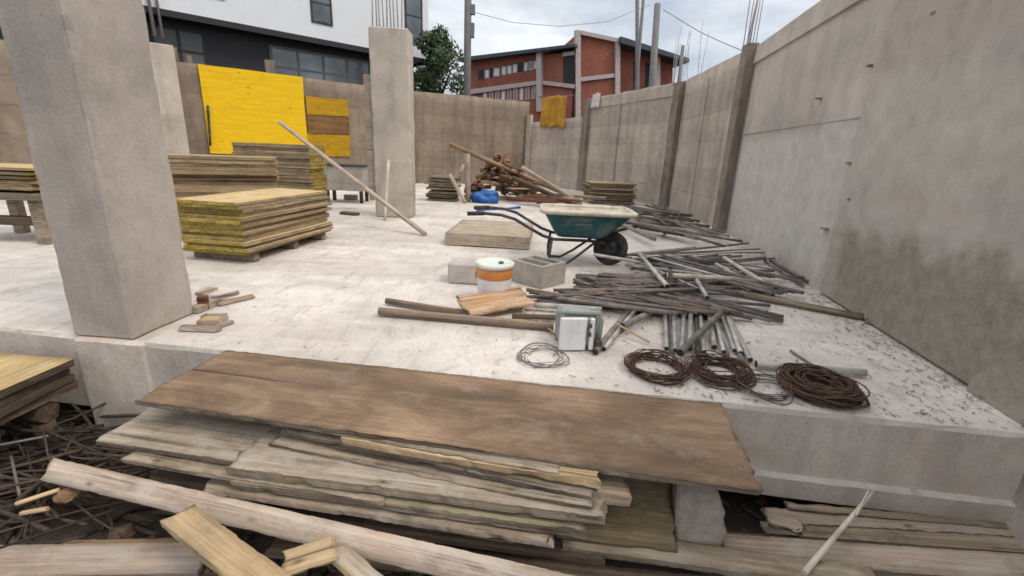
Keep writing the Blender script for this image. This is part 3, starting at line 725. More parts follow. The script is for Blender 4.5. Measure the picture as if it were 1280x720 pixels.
# right face of the brick building
br = empty('wing', K0, 0); br.parent = bb; br.matrix_parent_inverse = bb.matrix_world.inverted(); br.matrix_world = frame_mat(K0, R0)
bpy.context.view_layer.update()
LR = (R0-K0).length
bpy.data.objects.remove(br)
MR = bb.matrix_world.inverted() @ frame_mat(K0, R0)
class Tmp: pass
tmp = Tmp(); tmp.matrix_world = frame_mat(K0, R0)
def on_right(name, c, mat, y0, y1):
    P = [on_obj(x, y, tmp, 0) for x, y in c]; bm = bmesh.new()
    q0 = [bm.verts.new((p.x, y0, p.z)) for p in P]; q1 = [bm.verts.new((p.x, y1, p.z)) for p in P]
    bm.faces.new(q0); bm.faces.new(q1[::-1])
    for i in range(4): bm.faces.new((q0[i], q1[i], q1[(i+1) % 4], q0[(i+1) % 4]))
    bmesh.ops.recalc_face_normals(bm, faces=bm.faces[:])
    o = link(name, mesh_of(bm, name), mat, bb); o.matrix_parent_inverse = Matrix.Identity(4); o.matrix_local = MR; return o
on_right('gable_wall', [(723, 41), (769, 50), (769, 150), (723, 150)], 'brick', 0, 6)
on_right('wing_wall', [(774, 55), (846, 78), (846, 150), (774, 150)], 'brick', .9, 6)
on_right('corner_pillar', [(719, 38), (725, 39), (725, 150), (719, 150)], 'trim', -.3, .4)
on_right('corner_pillar', [(768, 50), (774, 52), (774, 150), (768, 150)], 'trim', -.3, .6)
on_right('floor_band', [(725, 97), (768, 92), (768, 97), (725, 102)], 'trim', -.2, .1)
on_right('gable_coping', [(725, 39), (772, 49), (772, 54), (725, 44)], 'trim', -.35, 6.2)
on_right('wing_roof', [(772, 48), (856, 75), (856, 80), (772, 56)], 'roof', -.9, 6.6)
on_right('dark_doorway', [(796, 75), (803, 76), (803, 150), (796, 150)], 'clad', .85, .95)
on_right('dark_doorway', [(811, 76), (822, 79), (822, 150), (811, 150)], 'clad', .85, .95)
on_right('wing_post', [(820, 68), (826, 69), (826, 150), (820, 150)], 'trim', .1, .5)

# utility poles and wires
def upole(label, px0, py0, px1, py1, Y, r, mat='pole', extra=(), top=None):
    a = D(px1, py1, Y); b = D(px0, py0, Y)
    base = Vector((a.x, a.y, -.8)); up = b-a; up = up/up.z
    t = empty('utility_pole', base, 0, label, 'pole')
    bm = bmesh.new(); h = (b.z+.8)
    bm_tube(bm, [Vector((0, 0, 0)), Vector((up.x*h*.5, up.y*h*.5, h*.5)), Vector((up.x*h, up.y*h, h))], r, 10, radii=[r*1.15, r, r*.85])
    link('shaft', mesh_of(bm, 'shaft'), mat, t)
    for (dy, wdt, hh) in extra:
        bm = bmesh.new(); z = D(px0, dy, Y).z+.8; bm_box(bm, up.x*z+r*.6, up.x*z+r+wdt, -.12, .12, z-hh, z+hh)
        link('bracket_box', mesh_of(bm, 'bracket_box'), 'pole', t)
    return t
upole('grey utility pole with small brackets beside the tree', 587, -160, 584, 118, 24, .17, 'pole', ((12, .16, .2), (38, .14, .3)))
upole('slanting thin dark pole crossing the brick roof, left of the upright pole pair', 814, -60, 802, 82, 30, .10)
upole('dark straight pole between the slanting pole and the thick grey pole', 815, -60, 814, 92, 31, .13)
upole('thick grey utility pole with a wire leaving its top, at the brick wing', 830, 5, 823, 105, 28, .20)
upole('short pole at the end of the brick wing roof', 857, 57, 851, 110, 32, .13)
def wire(label, pts, Y0, Y1, r=.014):
    P = []
    for i, (x, y) in enumerate(pts): P.append(D(x, y, Y0+(Y1-Y0)*i/(len(pts)-1)))
    bm = bmesh.new(); bm_tube(bm, P, r, 5)
    tag(link('overhead_wire', mesh_of(bm, 'overhead_wire'), 'pole'), label, 'wire')
wire('overhead wire running down right from the thick grey pole', [(829, 12), (850, 25), (875, 40), (905, 54), (930, 64)], 28, 22, .018)
wire('faint overhead wire from the pole by the tree to the poles at the brick wing', [(588, 14), (640, 28), (700, 33), (760, 27), (812, 6)], 24, 30, .012)

# tree behind the wall
tc_ = D(548, 112, 27); tree = empty('tree', (tc_.x, tc_.y, -.8), 0, 'dark green leafy tree between the white building and the grey pole', 'tree')
bm = bmesh.new(); bm_tube(bm, [(0, 0, 0), (.1, 0, 1.8), (0, .1, 3.4), (.1, 0, 5.5)], .2, 8, radii=[.26, .2, .15, .05])
for k in range(7):
    a = k*.9; bm_tube(bm, [(0, 0, 2.6+.3*k), (math.cos(a)*.8, math.sin(a)*.8, 3.3+.35*k), (math.cos(a)*1.5, math.sin(a)*1.5, 3.7+.42*k)], .06, 6, radii=[.09, .06, .02])
link('trunk', mesh_of(bm, 'trunk'), 'bark', tree)
bm = bmesh.new(); rr = random.Random(4); blobs = []
for k in range(34):
    a = rr.uniform(0, 6.28); d = rr.uniform(0, 1.9); z = rr.uniform(2.8, 7.4); d *= (1-.1*max(0, z-5.2)**1.6)
    blobs.append((Vector((math.cos(a)*d-.3, math.sin(a)*d, z)), rr.uniform(.45, .85)))
blobs.append((Vector((.1, 0, 7.8)), .5)); blobs.append((Vector((-.1, 0, 7.1)), .7))
for (c, rad) in blobs:
    for k in range(230):
        d = Vector((rr.gauss(0, 1), rr.gauss(0, 1), rr.gauss(0, 1))).normalized()*rad*rr.uniform(.45, 1.08)
        p = c+d; s = rr.uniform(.07, .14); u = Vector((rr.gauss(0, 1), rr.gauss(0, 1), rr.gauss(0, 1))).normalized(); v = u.orthogonal().normalized()
        bm.faces.new([bm.verts.new(p+q) for q in (u*s, v*s*.55, -u*s, -v*s*.55)])
link('crown', mesh_of(bm, 'crown'), 'leaf', tree)

# ------------------------------------------------------------------ stacks of shuttering panels
ORD = ['topmost', 'second', 'third', 'fourth', 'fifth', 'sixth', 'seventh', 'eighth', 'ninth', 'tenth', 'eleventh', 'twelfth', 'thirteenth', 'fourteenth', 'fifteenth', 'sixteenth', 'seventeenth', 'eighteenth', 'nineteenth', 'twentieth']
def panel_mesh(Lg, wd, th, seed, endmat=True):
    me = board_mesh('shuttering_panel', Lg, wd, th, seed, rag=.005, chip=.012)
    if endmat:
        for p in me.polygons:
            if p.material_index == 1 and abs(p.normal.x) > .8: p.material_index = 2
    return me
def stack(corner, rz, Lg, wd, th, nlay, gap, where, group, jit=.025, z0=.1, mats=('p_top', 'p_edge', 'p_end'), bearer=True, name='shuttering_panel', topmats=None):
    if bearer:
        for k, xx in enumerate((.12, Lg*.5, Lg-.22)):
            bm = bmesh.new(); bm_box(bm, xx, xx+.09, .01, wd-.02, 0, z0-.004)
            bmesh.ops.bevel(bm, geom=bm.edges[:], offset=.006, segments=1, affect='EDGES')
            o = link('bearer', mesh_of(bm, 'bearer'), 'w_edge'); o.location = corner; o.rotation_euler = (0, 0, rz)
            tag(o, 'squared timber bearer under ' + where, 'timber', 'bearers under ' + where)
    base = []
    for s in range(4):
        o = link(name, panel_mesh(Lg, wd, th, seedc[0]+s*17+3), mats); base.append(o)
    seedc[0] += 71
    z = z0
    for i in range(nlay):
        if i < 4: o = base[i]
        else:
            o = base[i % 4].copy(); col.objects.link(o)
        z += th + gap*rnd.uniform(.2, 1.6)
        o.location = (corner.x+rnd.gauss(0, jit), corner.y+rnd.gauss(0, jit), z)
        o.rotation_euler = (rnd.gauss(0, .002), rnd.gauss(0, .002), rz+rnd.gauss(0, .012))
        k = nlay-1-i
        tag(o, (ORD[k] if k == 0 else ORD[k]+' from top') + ' shuttering panel in ' + where, 'panel', group)
    return z
g0 = W(309, 331); g1 = W(415, 297); ang1 = math.atan2((g1-g0).y, (g1-g0).x)
# front stack: local X along the long side, width to the left of it
stack(g0, ang1, (g1-g0).length, .76, .0345, 15, .0022, 'the low front stack', 'panels in the low front stack of yellow-edged boards', z0=.09)
e2_ = D(347, 240, 6.75); s2 = e2_ - Vector((math.cos(R(27)), math.sin(R(27)), 0))*1.7; s2.z = 0
stack(s2, R(27), 1.7, .62, .045, 20, .003, 'the taller stack behind it on the left', 'panels in the taller stack behind the low front stack', z0=.06, jit=.03)
s3 = D(296, 240, 8.2); s3.z = 0; e3 = D(392, 240, 8.2)
stack(s3, R(-3), e3.x-s3.x, .6, .055, 20, .003, 'the rearmost stack under the yellow board', 'panels in the rearmost stack under the yellow board', z0=.06, jit=.015, mats=('w_edge', 'p_edge', 'p_end'))
s4 = D(-70, 300, 6.2); s4.z = 0
bm = bmesh.new()
t4 = W(-60, 303)
zt = .62
tr = empty('trestle_table', (t4.x, t4.y, 0), R(3), 'dark low trestle with grey legs behind the big near column on the left', 'trestle')
boxes('trestle_top', [(0, 1.05, 0, .8, .5, .58)], 'w_edge', tr, .008)
for (x, y) in ((.05, .05), (.88, .05), (.05, .65), (.88, .65)):
    boxes('leg', [(x, x+.12, y, y+.1, 0, .497)], 'w_grey', tr, .008)
stack(t4+Vector((-.1, .02, .0)), R(3), 1.12, .7, .03, 6, .014, 'the pile on the dark trestle at far left', 'panels piled on the dark trestle', z0=.60, bearer=False, jit=.03)
boxes('crossbeam', [(.1, 1.0, .1, .2, .2, .3)], 'w_dark', tr, .008)
s5 = W(735, 254.5); s5b = W(786, 252)
stack(s5, R(4), 1.25, .9, .05, 8, .02, 'the far pile behind the wheelbarrow', 'panels piled behind the wheelbarrow', z0=.03, jit=.03, bearer=False, mats=('p_top', 'w_edge', 'w_edge'))
s6 = W(533, 251)
stack(s6, R(0), .75, .5, .045, 9, .03, 'the short board pile left of the firewood', 'boards piled left of the firewood heap', z0=.0, jit=.04, bearer=False, mats=('w_edge', 'w_edge', 'w_edge'))

# mortar tub on legs by the rear wall
mt = D(403, 236, 10.2); t = empty('mortar_trough', (mt.x, mt.y, 0), R(3), 'grey mortar trough on legs between the rear stack and the slim column', 'trough')
bm = bmesh.new(); rough_box(bm, 0, .88, 0, .6, .27, .80, 3, .012); link('trough_body', mesh_of(bm, 'trough_body'), 'block', t)
boxes('rim', [(-.03, .92, -.035, .63, .802, .84)], 'tool_dark', t, .01)
for (x, y) in ((.04, .05), (.78, .05), (.04, .5), (.78, .5)): boxes('leg', [(x, x+.07, y, y+.07, 0, .268)], 'black', t, .006)
for i, (px, py, sx, lab) in enumerate(((430, 250, .3, 'short grey block lying on the slab below the mortar trough'), (462, 250, .16, 'small pale block lying at the foot of the slim column'), (424, 268, .35, 'short dark timber lying on the slab beside the low front stack'))):
    p = W(px, py); bm = bmesh.new(); rough_box(bm, 0, sx, 0, .14, 0, .12 if i < 2 else .05, 3, .012)
    o = link('offcut', mesh_of(bm, 'offcut'), ('rubble', 'block_pale', 'w_dark')[i]); o.location = p; o.rotation_euler = (0, 0, rnd.uniform(-.4, .4)); tag(o, lab, 'offcut')

# long timber and white stick
rod('timber_pole', 'long pale timber pole slanting from the rear stack down to the slab', D(350, 153, 8.35), W(532, 293, .02), .035, 'w_pink', 'timber pole', seg=6)
rod('white_stick', 'thin white stick leaning against the slim concrete column', W(481, 275, .01), D(486, 200, 8.3), .028, 'cream', 'stick', seg=6)

# ------------------------------------------------------------------ firewood heap at the back
hc = W(622, 250)
for i in range(90):
    a = rnd.uniform(0, 6.28); q = rnd.random()**.6
    x = hc.x + math.cos(a)*q*.95+.12; y = hc.y+.5+math.sin(a)*q*.5; zmax = 1.3*(1-q**1.5)
    z = .06+zmax*rnd.uniform(.6, 1.0)
    yaw = rnd.gauss(-1.35, .45); ln = rnd.uniform(.35, .75)
    d = Vector((math.cos(yaw), math.sin(yaw), rnd.gauss(0, .16)))*ln*.5
    c = Vector((x, y, z)); r_ = rnd.uniform(.035, .07)
    m_ = rnd.choice(['w_red', 'w_red', 'w_dark', 'w_brown'])
    rod('firewood_log', {'w_red': 'reddish', 'w_dark': 'blackish', 'w_brown': 'light brown'}[m_] + (' thick' if r_ > .052 else ' slim') + ' timber end ' + ('high' if z > .6 else 'halfway up' if z > .3 else 'low') + ' in the firewood heap, ' + ('its left part' if x < hc.x-.2 else 'its right part' if x > hc.x+.45 else 'its middle'), c-d, c+d, r_, m_, 'log', 'timber ends heaped at the far corner', seg=6)
rod('upright_post', 'pale upright post standing in front of the firewood heap', W(585, 252.5), D(584, 192, W(585, 252.5).y), .07, 'w_pink', 'post', seg=6)
rod('slanting_stake', 'short pale stake propped against the left side of the upright post', D(562, 218, 11.3), W(582, 254), .055, 'w_pink', 'stake', seg=6)
rod('slanting_stake', 'thin grey stake leaning into the firewood heap from its left end', W(557, 250), D(580, 206, 12), .045, 'w_grey', 'stake', seg=6)
rod('long_plank', 'long brown pole sloping over the top of the firewood heap', D(562, 180, 12.2), W(722, 249, .05), .06, 'w_brown', 'pole', seg=6)
rod('long_plank', 'pale brown pole sloping down right of the firewood heap', D(652, 209, 11.6), W(727, 255, .05), .055, 'w_pink', 'pole', seg=6)
rod('long_plank', 'dark pole lying just below the pale sloping one by the firewood heap', D(640, 222, 11.2), W(720, 257, .05), .06, 'w_dark', 'pole', seg=6)
pa = W(640, 252, .0); board('brown_sheet', 'brown sheet propped on edge behind the sloping poles', D(625, 216, 12.4), D(672, 236, 12.2), .5, .03, 'w_brown', roll=R(-50), cat='sheet')
for i in range(16):
    a = W(rnd.uniform(628, 690), rnd.uniform(242, 256), .03+.25*rnd.random()); ln = rnd.uniform(.5, 1.5); yaw = rnd.gauss(0, .35)
    rod('scrap_timber', 'scrap timber strewn low between the firewood heap and the wheelbarrow', a, a+Vector((math.cos(yaw), math.sin(yaw), rnd.uniform(-.05, .03)))*ln, rnd.uniform(.025, .05), rnd.choice(['w_dark', 'w_brown', 'w_grey', 'w_red']), 'timber', 'scrap timbers beside the firewood heap', seg=5)
o = board('board_offcut', 'pale board offcut on the scrap timbers by the firewood heap', W(640, 236, .35), W(662, 236, .35), .35, .03, 'w_pale', cat='board')
def lathe(bm, prof, seg=24, mi=0, smooth=True, a0=0):
    rings = [[bm.verts.new((r*math.cos(2*math.pi*k/seg), r*math.sin(2*math.pi*k/seg), z)) for k in range(seg)] for r, z in prof]
    for A, B in zip(rings, rings[1:]):
        for k in range(seg):
            f = bm.faces.new((A[k], A[(k+1) % seg], B[(k+1) % seg], B[k])); f.smooth = smooth; f.material_index = mi
    return rings
bm = bmesh.new(); bmesh.ops.create_icosphere(bm, subdivisions=4, radius=1)
for v in bm.verts:
    q = v.co.copy(); kk = 1+.4*noise.noise(q*1.6)+.2*abs(noise.noise(q*4.5))
    v.co = Vector((q.x*.34*kk, q.y*.2*kk, max(-.1, q.z*.2*kk)))
o = link('blue_sheet', mesh_of(bm, 'blue_sheet', True), 'blue'); o.location = W(608, 254)+Vector((0, .1, .1)); tag(o, 'crumpled blue plastic sheet bundled in front of the firewood heap', 'plastic sheet')
rod('blue_hose', 'blue hose lying on the slab beside the crumpled blue sheet', W(596, 262, .03), W(650, 259, .03), .03, 'blue', 'hose', bend=.1)

# bars and boards heaped along the foot of the far right wall
for i in range(42):
    a = W(rnd.uniform(782, 880), rnd.uniform(258, 292), .02+.12*rnd.random()); ln = rnd.uniform(.7, 2.2); yaw = rnd.gauss(-1.15, .5)
    d = Vector((math.cos(yaw), math.sin(yaw), 0))*ln*.5
    for q in (a-d, a+d):
        pass
    def clampx(p): p.x = min(p.x, 3.75); return p
    m_ = rnd.choice(['steel', 'steel', 'w_dark', 'w_edge']); r2 = rnd.uniform(.016, .034)
    rod('steel_bar', ('thick ' if r2 > .025 else 'thin ') + {'steel': 'grey steel bar', 'w_dark': 'dark timber', 'w_edge': 'brown timber'}[m_] + ' at the far wall foot, ' + ('by far panel pile' if a.y > 10 else 'midway' if a.y > 8.6 else 'behind the wheelbarrow'), clampx(a-d), clampx(a+d), r2, m_, 'bar', 'bars heaped along the foot of the far right wall', seg=6, bend=rnd.uniform(0, .05))
# pale slab-like sheet lying in the middle
o = board('plywood_sheet', 'sandy plywood sheets lying flat on the slab in front of the firewood heap', W(556, 291, .17), W(662, 297, .17), 1.3, .16, 'sheet', 'sheet', cat='sheet')
board('plank', 'thin dark plank edge lying before the sandy plywood sheets', W(575, 300, .03), W(655, 296, .03), .1, .03, 'w_grey', cat='plank')

# ------------------------------------------------------------------ wheelbarrow
def wheelbarrow():
    c = W(761, 331)
    t = empty('wheelbarrow', c, R(-2), 'green wheelbarrow with a cement-crusted cream rim and black handles', 'wheelbarrow')
    k = 1.12
    # x: to the wheel, y: across, z up; wheel centre above origin
    Rw = .215
    wheel = empty('wheel', (0, 0, 0)); wheel.parent = t; wheel.location = (0, 0, Rw)
    bm = bmesh.new()
    P = []
    for i in range(32):
        a = 2*math.pi*i/32; P.append((math.cos(a)*(Rw-.055), 0, math.sin(a)*(Rw-.055)))
    bm_tube(bm, P, .056, 12, closed=True)
    link('tyre', mesh_of(bm, 'tyre'), 'tyre', wheel)
    bm = bmesh.new(); b2 = bmesh.new(); lathe(b2, [(.02, -.05), (.05, -.05), (.06, -.025), (.118, -.035), (.118, .035), (.06, .025), (.05, .05), (.02, .05)], 24)
    bmesh.ops.rotate(b2, verts=b2.verts[:], cent=(0, 0, 0), matrix=Matrix.Rotation(R(90), 3, 'X'))
    link('rim', mesh_of(b2, 'rim'), 'black', wheel); bm.free()
    # tray: loft of rounded rectangles
    zt, zb = .68, .36
    def rr_(x0, x1, hy, z, rad, n=5):
        pts = []
        for cx, cy, a0 in ((x1-rad, hy-rad, 0), (x0+rad, hy-rad, 90), (x0+rad, -hy+rad, 180), (x1-rad, -hy+rad, 270)):
            for q in range(n+1):
                a = R(a0+90*q/n); pts.append(Vector((cx+rad*math.cos(a), cy+rad*math.sin(a), z)))
        return pts
    prof = [rr_(-.68, -.13, .21, zb, .08), rr_(-.71, -.08, .23, zb+.03, .09), rr_(-.86, .18, .34, zt-.03, .1), rr_(-.87, .19, .345, zt, .1)]
    inn = [rr_(-.86, .18, .335, zt, .095), rr_(-.84, .16, .32, zt-.05, .1)]
    bm = bmesh.new(); rg = [[bm.verts.new(v) for v in s] for s in prof]
    for A, B in zip(rg, rg[1:]):
        for q in range(len(A)): f = bm.faces.new((A[q], A[(q+1) % len(A)], B[(q+1) % len(A)], B[q])); f.smooth = True
    bm.faces.new(rg[0][::-1]); 
    tray = link('tray', mesh_of(bm, 'tray'), 'green', t)
    bm = bmesh.new(); rg = [[bm.verts.new(v) for v in s] for s in inn]
    for A, B in zip(rg, rg[1:]):
        for q in range(len(A)): bm.faces.new((A[q], A[(q+1) % len(A)], B[(q+1) % len(A)], B[q])).smooth = True
    f = bm.faces.new(rg[-1]); bmesh.ops.triangulate(bm, faces=[f])
    bmesh.ops.subdivide_edges(bm, edges=[e for e in bm.edges if e.calc_length() > .2], cuts=3)
    for v in bm.verts:
        if v.co.z < zt-.01: v.co.z += .02*noise.noise(v.co*5)
    link('mortar_residue', mesh_of(bm, 'mortar_residue', True), 'cream', tray)
    bm = bmesh.new(); pts = rr_(-.885, .205, .355, zt-.012, .11, 8)
    b_ = [Vector((p.x, p.y, p.z+.006*noise.noise(p*7))) for p in pts]
    bm_tube(bm, b_, .028, 8, closed=True)
    link('rim_edge', mesh_of(bm, 'rim_edge'), 'cream', tray)
    bm = bmesh.new(); rough_box(bm, -.50, -.28, -.325, -.30, .505, .555, 4, .004, .02)
    for v in bm.verts: v.co.y += (v.co.z-.53)*-.32 +.02
    link('worn_badge', mesh_of(bm, 'worn_badge'), 'badge', tray)
    # handles run on as the frame down to the wheel
    for s in (-1, 1):
        bm = bmesh.new()
        bm_tube(bm, [(-1.72, s*.30, .60), (-1.55, s*.30, .61), (-1.36, s*.30, .60), (-1.2, s*.295, .56), (-1.02, s*.285, .46), (-.86, s*.27, .375), (-.72, s*.25, .335), (-.3, s*.18, .325), (-.12, s*.11, .30), (.02, s*.085, .225)], .0185, 10)
        link('handle', mesh_of(bm, 'handle'), 'black', t)
        g = bmesh.new(); bm_tube(g, [(-1.76, s*.30, .597), (-1.56, s*.30, .611)], .025, 10)
        link('grip', mesh_of(g, 'grip'), 'tyre', t)
        bm = bmesh.new(); bm_tube(bm, [(-.75, s*.255, .33), (-.77, s*.27, .15), (-.76, s*.27, .02)], .017, 8)
        bm_tube(bm, [(-.20, s*.16, .325), (-.45, s*.22, .12), (-.60, s*.26, .018), (-.76, s*.27, .018)], .016, 8)
        link('leg', mesh_of(bm, 'leg'), 'black', t)
    bm = bmesh.new(); bm_tube(bm, [(-.76, -.27, .12), (-.76, .27, .12)], .014, 8); link('cross_brace', mesh_of(bm, 'cross_brace'), 'black', t)
    bm = bmesh.new(); bm_tube(bm, [(0, -.11, Rw), (0, .11, Rw)], .014, 8); link('axle', mesh_of(bm, 'axle'), 'black', t)
    t.scale = (.95, .95, .95)
    return t
wheelbarrow()

# ------------------------------------------------------------------ blocks, bucket, tool
b0 = W(560, 354)
bm = bmesh.new(); rough_box(bm, 0, .40, 0, .26, 0, .20, 5, .006, .012)
o = link('concrete_block', mesh_of(bm, 'concrete_block'), 'block_pale'); o.location = b0; o.rotation_euler = (0, 0, R(-3)); tag(o, 'solid pale concrete block behind the white bucket on its left', 'concrete block')
b1 = W(641, 354)
def hollow_block():
    bm = bmesh.new(); Lb, Wb, Hb, th = .36, .42, .22, .035
    xs = [0, th, Lb/2-th/2, Lb/2+th/2, Lb-th, Lb]; ys = [0, th, Wb-th, Wb]
    hole = lambda i, j: j == 1 and i in (1, 3)
    V = {}
    def gv(i, j, k):
        if (i, j, k) not in V:
            p = Vector((xs[i], ys[j], k*Hb)); V[i, j, k] = bm.verts.new(p+Vector((noise.noise(p*9), noise.noise(p*9+Vector((3, 0, 0))), noise.noise(p*7)))*.005)
        return V[i, j, k]
    for i in range(5):
        for j in range(3):
            if not hole(i, j):
                bm.faces.new((gv(i, j, 1), gv(i+1, j, 1), gv(i+1, j+1, 1), gv(i, j+1, 1)))
                bm.faces.new((gv(i, j, 0), gv(i, j+1, 0), gv(i+1, j+1, 0), gv(i+1, j, 0)))
            for (di, dj, e) in ((-1, 0, ((i, j), (i, j+1))), (1, 0, ((i+1, j), (i+1, j+1))), (0, -1, ((i, j), (i+1, j))), (0, 1, ((i, j+1), (i+1, j+1)))):
                ii, jj = i+di, j+dj; out = not (0 <= ii < 5 and 0 <= jj < 3) or hole(ii, jj)
                if out and not hole(i, j):
                    bm.faces.new((gv(*e[0], 0), gv(*e[1], 0), gv(*e[1], 1), gv(*e[0], 1)))
    bmesh.ops.recalc_face_normals(bm, faces=bm.faces[:])
    return mesh_of(bm, 'hollow_block')
o = link('hollow_block', hollow_block(), 'block'); o.location = W(676, 363); o.rotation_euler = (0, 0, R(47)); tag(o, 'hollow concrete block with open cells right of the white bucket', 'concrete block')
o.location = W(677, 362)
# second short block fills the left side behind the bucket
bk = W(617, 377)
t = empty('paint_bucket', bk, R(20), 'white bucket with orange label band and pale lid on the slab', 'bucket')
bm = bmesh.new(); rg = lathe(bm, [(.135, 0), (.138, .01), (.15, .24), (.152, .34)], 40); bm.faces.new(rg[0][::-1]); bm.faces.new(rg[-1])
link('bucket_body', mesh_of(bm, 'bucket_body'), 'white', t)
bm = bmesh.new(); lathe(bm, [(.1475, .222), (.1525, .228), (.1552, .305), (.152, .312)], 40)
link('label_band', mesh_of(bm, 'label_band'), 'band', t)
bm = bmesh.new(); rg = lathe(bm, [(.158, .318), (.166, .322), (.167, .352), (.155, .358), (.148, .345), (.05, .342)], 40); bm.faces.new(rg[-1])
lid = link('lid', mesh_of(bm, 'lid'), 'lid', t)
bm = bmesh.new(); rg = lathe(bm, [(.022, .340), (.022, .358), (.014, .360)], 14); bm.faces.new(rg[-1]); bmesh.ops.translate(bm, verts=bm.verts[:], vec=(.05, -.02, 0))
link('spout_cap', mesh_of(bm, 'spout_cap'), 'tool_dark', lid)
bm = bmesh.new(); bm_tube(bm, [Vector((.160*math.cos(a), .160*math.sin(a), .27-.12*math.sin(a)**2 if False else .27-.14*math.sin(a-0))) for a in [math.pi*q/14 for q in range(15)]], .004, 6)
link('bail_handle', mesh_of(bm, 'bail_handle'), 'steel', t)
# chunk of board in front of the bucket
o = board('board_scrap', 'broken orange-cream board piece lying in front of the white bucket', W(585, 394, .06), W(671, 379, .07), .27, .022, 'w_orange', 'w_orange', cat='board', rag=.02, chip=.07, roll=R(16))
rod('wood_chip_stick', 'short pale splinter under the broken board piece', W(650, 384, .03), W(661, 396, .02), .01, 'w_pale', 'splinter', seg=5)
rod('round_pole', 'thin grey-brown pole running under the broken board piece', W(483, 376, .03), W(600, 394, .03), .026, 'w_pole', 'pole', seg=8)
rod('round_pole', 'thicker brown pole lying nearest the slab edge in front of the bucket', W(474, 389, .035), W(692, 408, .035), .032, 'w_pole', 'pole', seg=8)
rod('round_pole', 'short dark pole between the broken board piece and the grey tool case', W(640, 395, .03), W(702, 397, .03), .022, 'w_dark', 'pole', seg=8)
rod('steel_tube', 'pale steel tube lying above the grey tool case', W(668, 381, .05), W(752, 387, .06), .024, 'tube_pale', 'tube', bore_shade=True)
rod('steel_tube', 'dark grey tube behind the grey tool case', W(672, 378, .04), W(740, 378, .04), .03, 'steel', 'tube', bore_shade=True)
rod('splinter', 'pale splinter stick leaning on the white face of the tool case', W(674, 401, .03), W(697, 421, .02), .010, 'w_pale', 'splinter', seg=5)
tl = W(700, 437)
t = empty('tool_case', tl, R(6), 'battered grey-green tool case with white face plate on the slab', 'tool case')
bm = bmesh.new(); rough_box(bm, .0, .25, .0, .24, 0.01, .24, 3, .004, .03); link('case_body', mesh_of(bm, 'case_body', False), 'tool_grey', t)
bm = bmesh.new(); rough_box(bm, -.015, .165, -.03, -.003, .005, .235, 2, .003, .008); link('face_plate', mesh_of(bm, 'face_plate'), 'white', t)
bm = bmesh.new(); rough_box(bm, .185, .215, -.035, .0, .01, .23, 2, .003, .006); f = link('side_plate', mesh_of(bm, 'side_plate'), 'white', t)
for z in (.17, .11): boxes('latch', [(.165, .19, -.045, -.036, z, z+.03)], 'tool_dark', t, .003)
bm = bmesh.new(); bm_tube(bm, [(.262, .02, .02), (.268, .02, .20), (.25, .02, .252), (.02, .02, .262), (-.03, .03, .25)], .018, 8); link('carry_handle', mesh_of(bm, 'carry_handle'), 'tool_grey', t)
bm = bmesh.new(); rough_box(bm, .22, .275, -.04, .03, .0, .08, 2, .004, .012); link('corner_guard', mesh_of(bm, 'corner_guard'), 'rust', t)

# ------------------------------------------------------------------ heaps of steel tubes
def to_px(p):
    v = p-Vector((0, 0, EYE)); w_ = v.dot(cF); return 640+F_PX*v.dot(cR)/w_, 360-F_PX*v.dot(cU)/w_
LOOK = {'rebar': 'rusty', 'steel': 'grey', 'w_edge': 'brown', 'w_pole': 'tan', 'tube_pale': 'whitish', 'twig': 'rusty', 'w_dark': 'blackish'}
def heap(n, f, name, zone, group, mats, rr, bore_shade=False, cat='pole'):
    for i in range(n):
        a, b = f(i/n); mt_ = rnd.choice(mats); x, y = to_px((a+b)/2); th_ = rnd.uniform(*rr)
        label = ('thick ' if th_ > (rr[0]+rr[1])/2 else 'slim ') + LOOK[mt_] + ' pole ' + zone(x, y, i/n)
        rod_m(name, label, a, b, th_, mt_, cat, group, bore_shade)
    return
def rod_m(name, label, a, b, th_, mt_, cat, group, bore_shade): rod(name, label, a, b, th_, mt_, cat, group, seg=8, bore_shade=bore_shade, bend=rnd.uniform(0, .03))
def fA(u):
    y0 = rnd.uniform(342, 373); x0 = rnd.uniform(716, 770) if y0 < 362 else rnd.uniform(655, 740); x1 = rnd.uniform(800, 930)
    k = rnd.gauss(.08, .13); y1 = y0+(x1-x0)*k
    y1 = min(max(y1, 352), 392)
    z = .02+.10*u; return W(x0, y0, z*.8+.02*rnd.random()), W(x1, y1, z*rnd.uniform(.5, 1.0)+.015)
heap(92, fA, 'grey_pole', lambda x, y, u: (('on top of' if u > .66 else 'midway in' if u > .33 else 'under') + ' the dense heap ' + ('behind the tool case' if x < 775 else 'behind the pale tubes' if x < 835 else 'at its right end')), 'poles in the dense heap before the barrow wheel', ['steel', 'w_edge', 'steel', 'w_dark', 'rebar', 'steel'], (.009, .021))
def fB(u):
    x0, y0 = rnd.uniform(770, 870), rnd.uniform(316, 340); x1 = min(1005, x0+rnd.uniform(90, 190)); y1 = min(y0+(x1-x0)*max(-.1, rnd.gauss(.17, .2)), 366)
    z = .03+.09*u; return W(x0, y0, z), W(x1, y1, z*.8+.02)
heap(56, fB, 'grey_pole', lambda x, y, u: ('in the loose fan ' + ('near the barrow wheel' if x < 860 else 'before the right wall' if x < 910 else 'reaching the right wall') + (', far side' if y < 335 else ', near side')), 'poles fanned between the barrow wheel and the right wall', ['steel', 'rebar', 'tube_pale', 'w_edge', 'steel'], (.008, .019))
def fC(u):
    x0, y0 = rnd.uniform(825, 880), rnd.uniform(362, 380); x1, y1 = rnd.uniform(930, 985), rnd.uniform(382, 403)
    return W(x0, y0, .09), W(x1, y1, .025)
heap(12, fC, 'grey_pole', lambda x, y, u: 'converging to a point right of the pale tubes', 'poles converging to a point on the slab', ['steel'], (.009, .018))
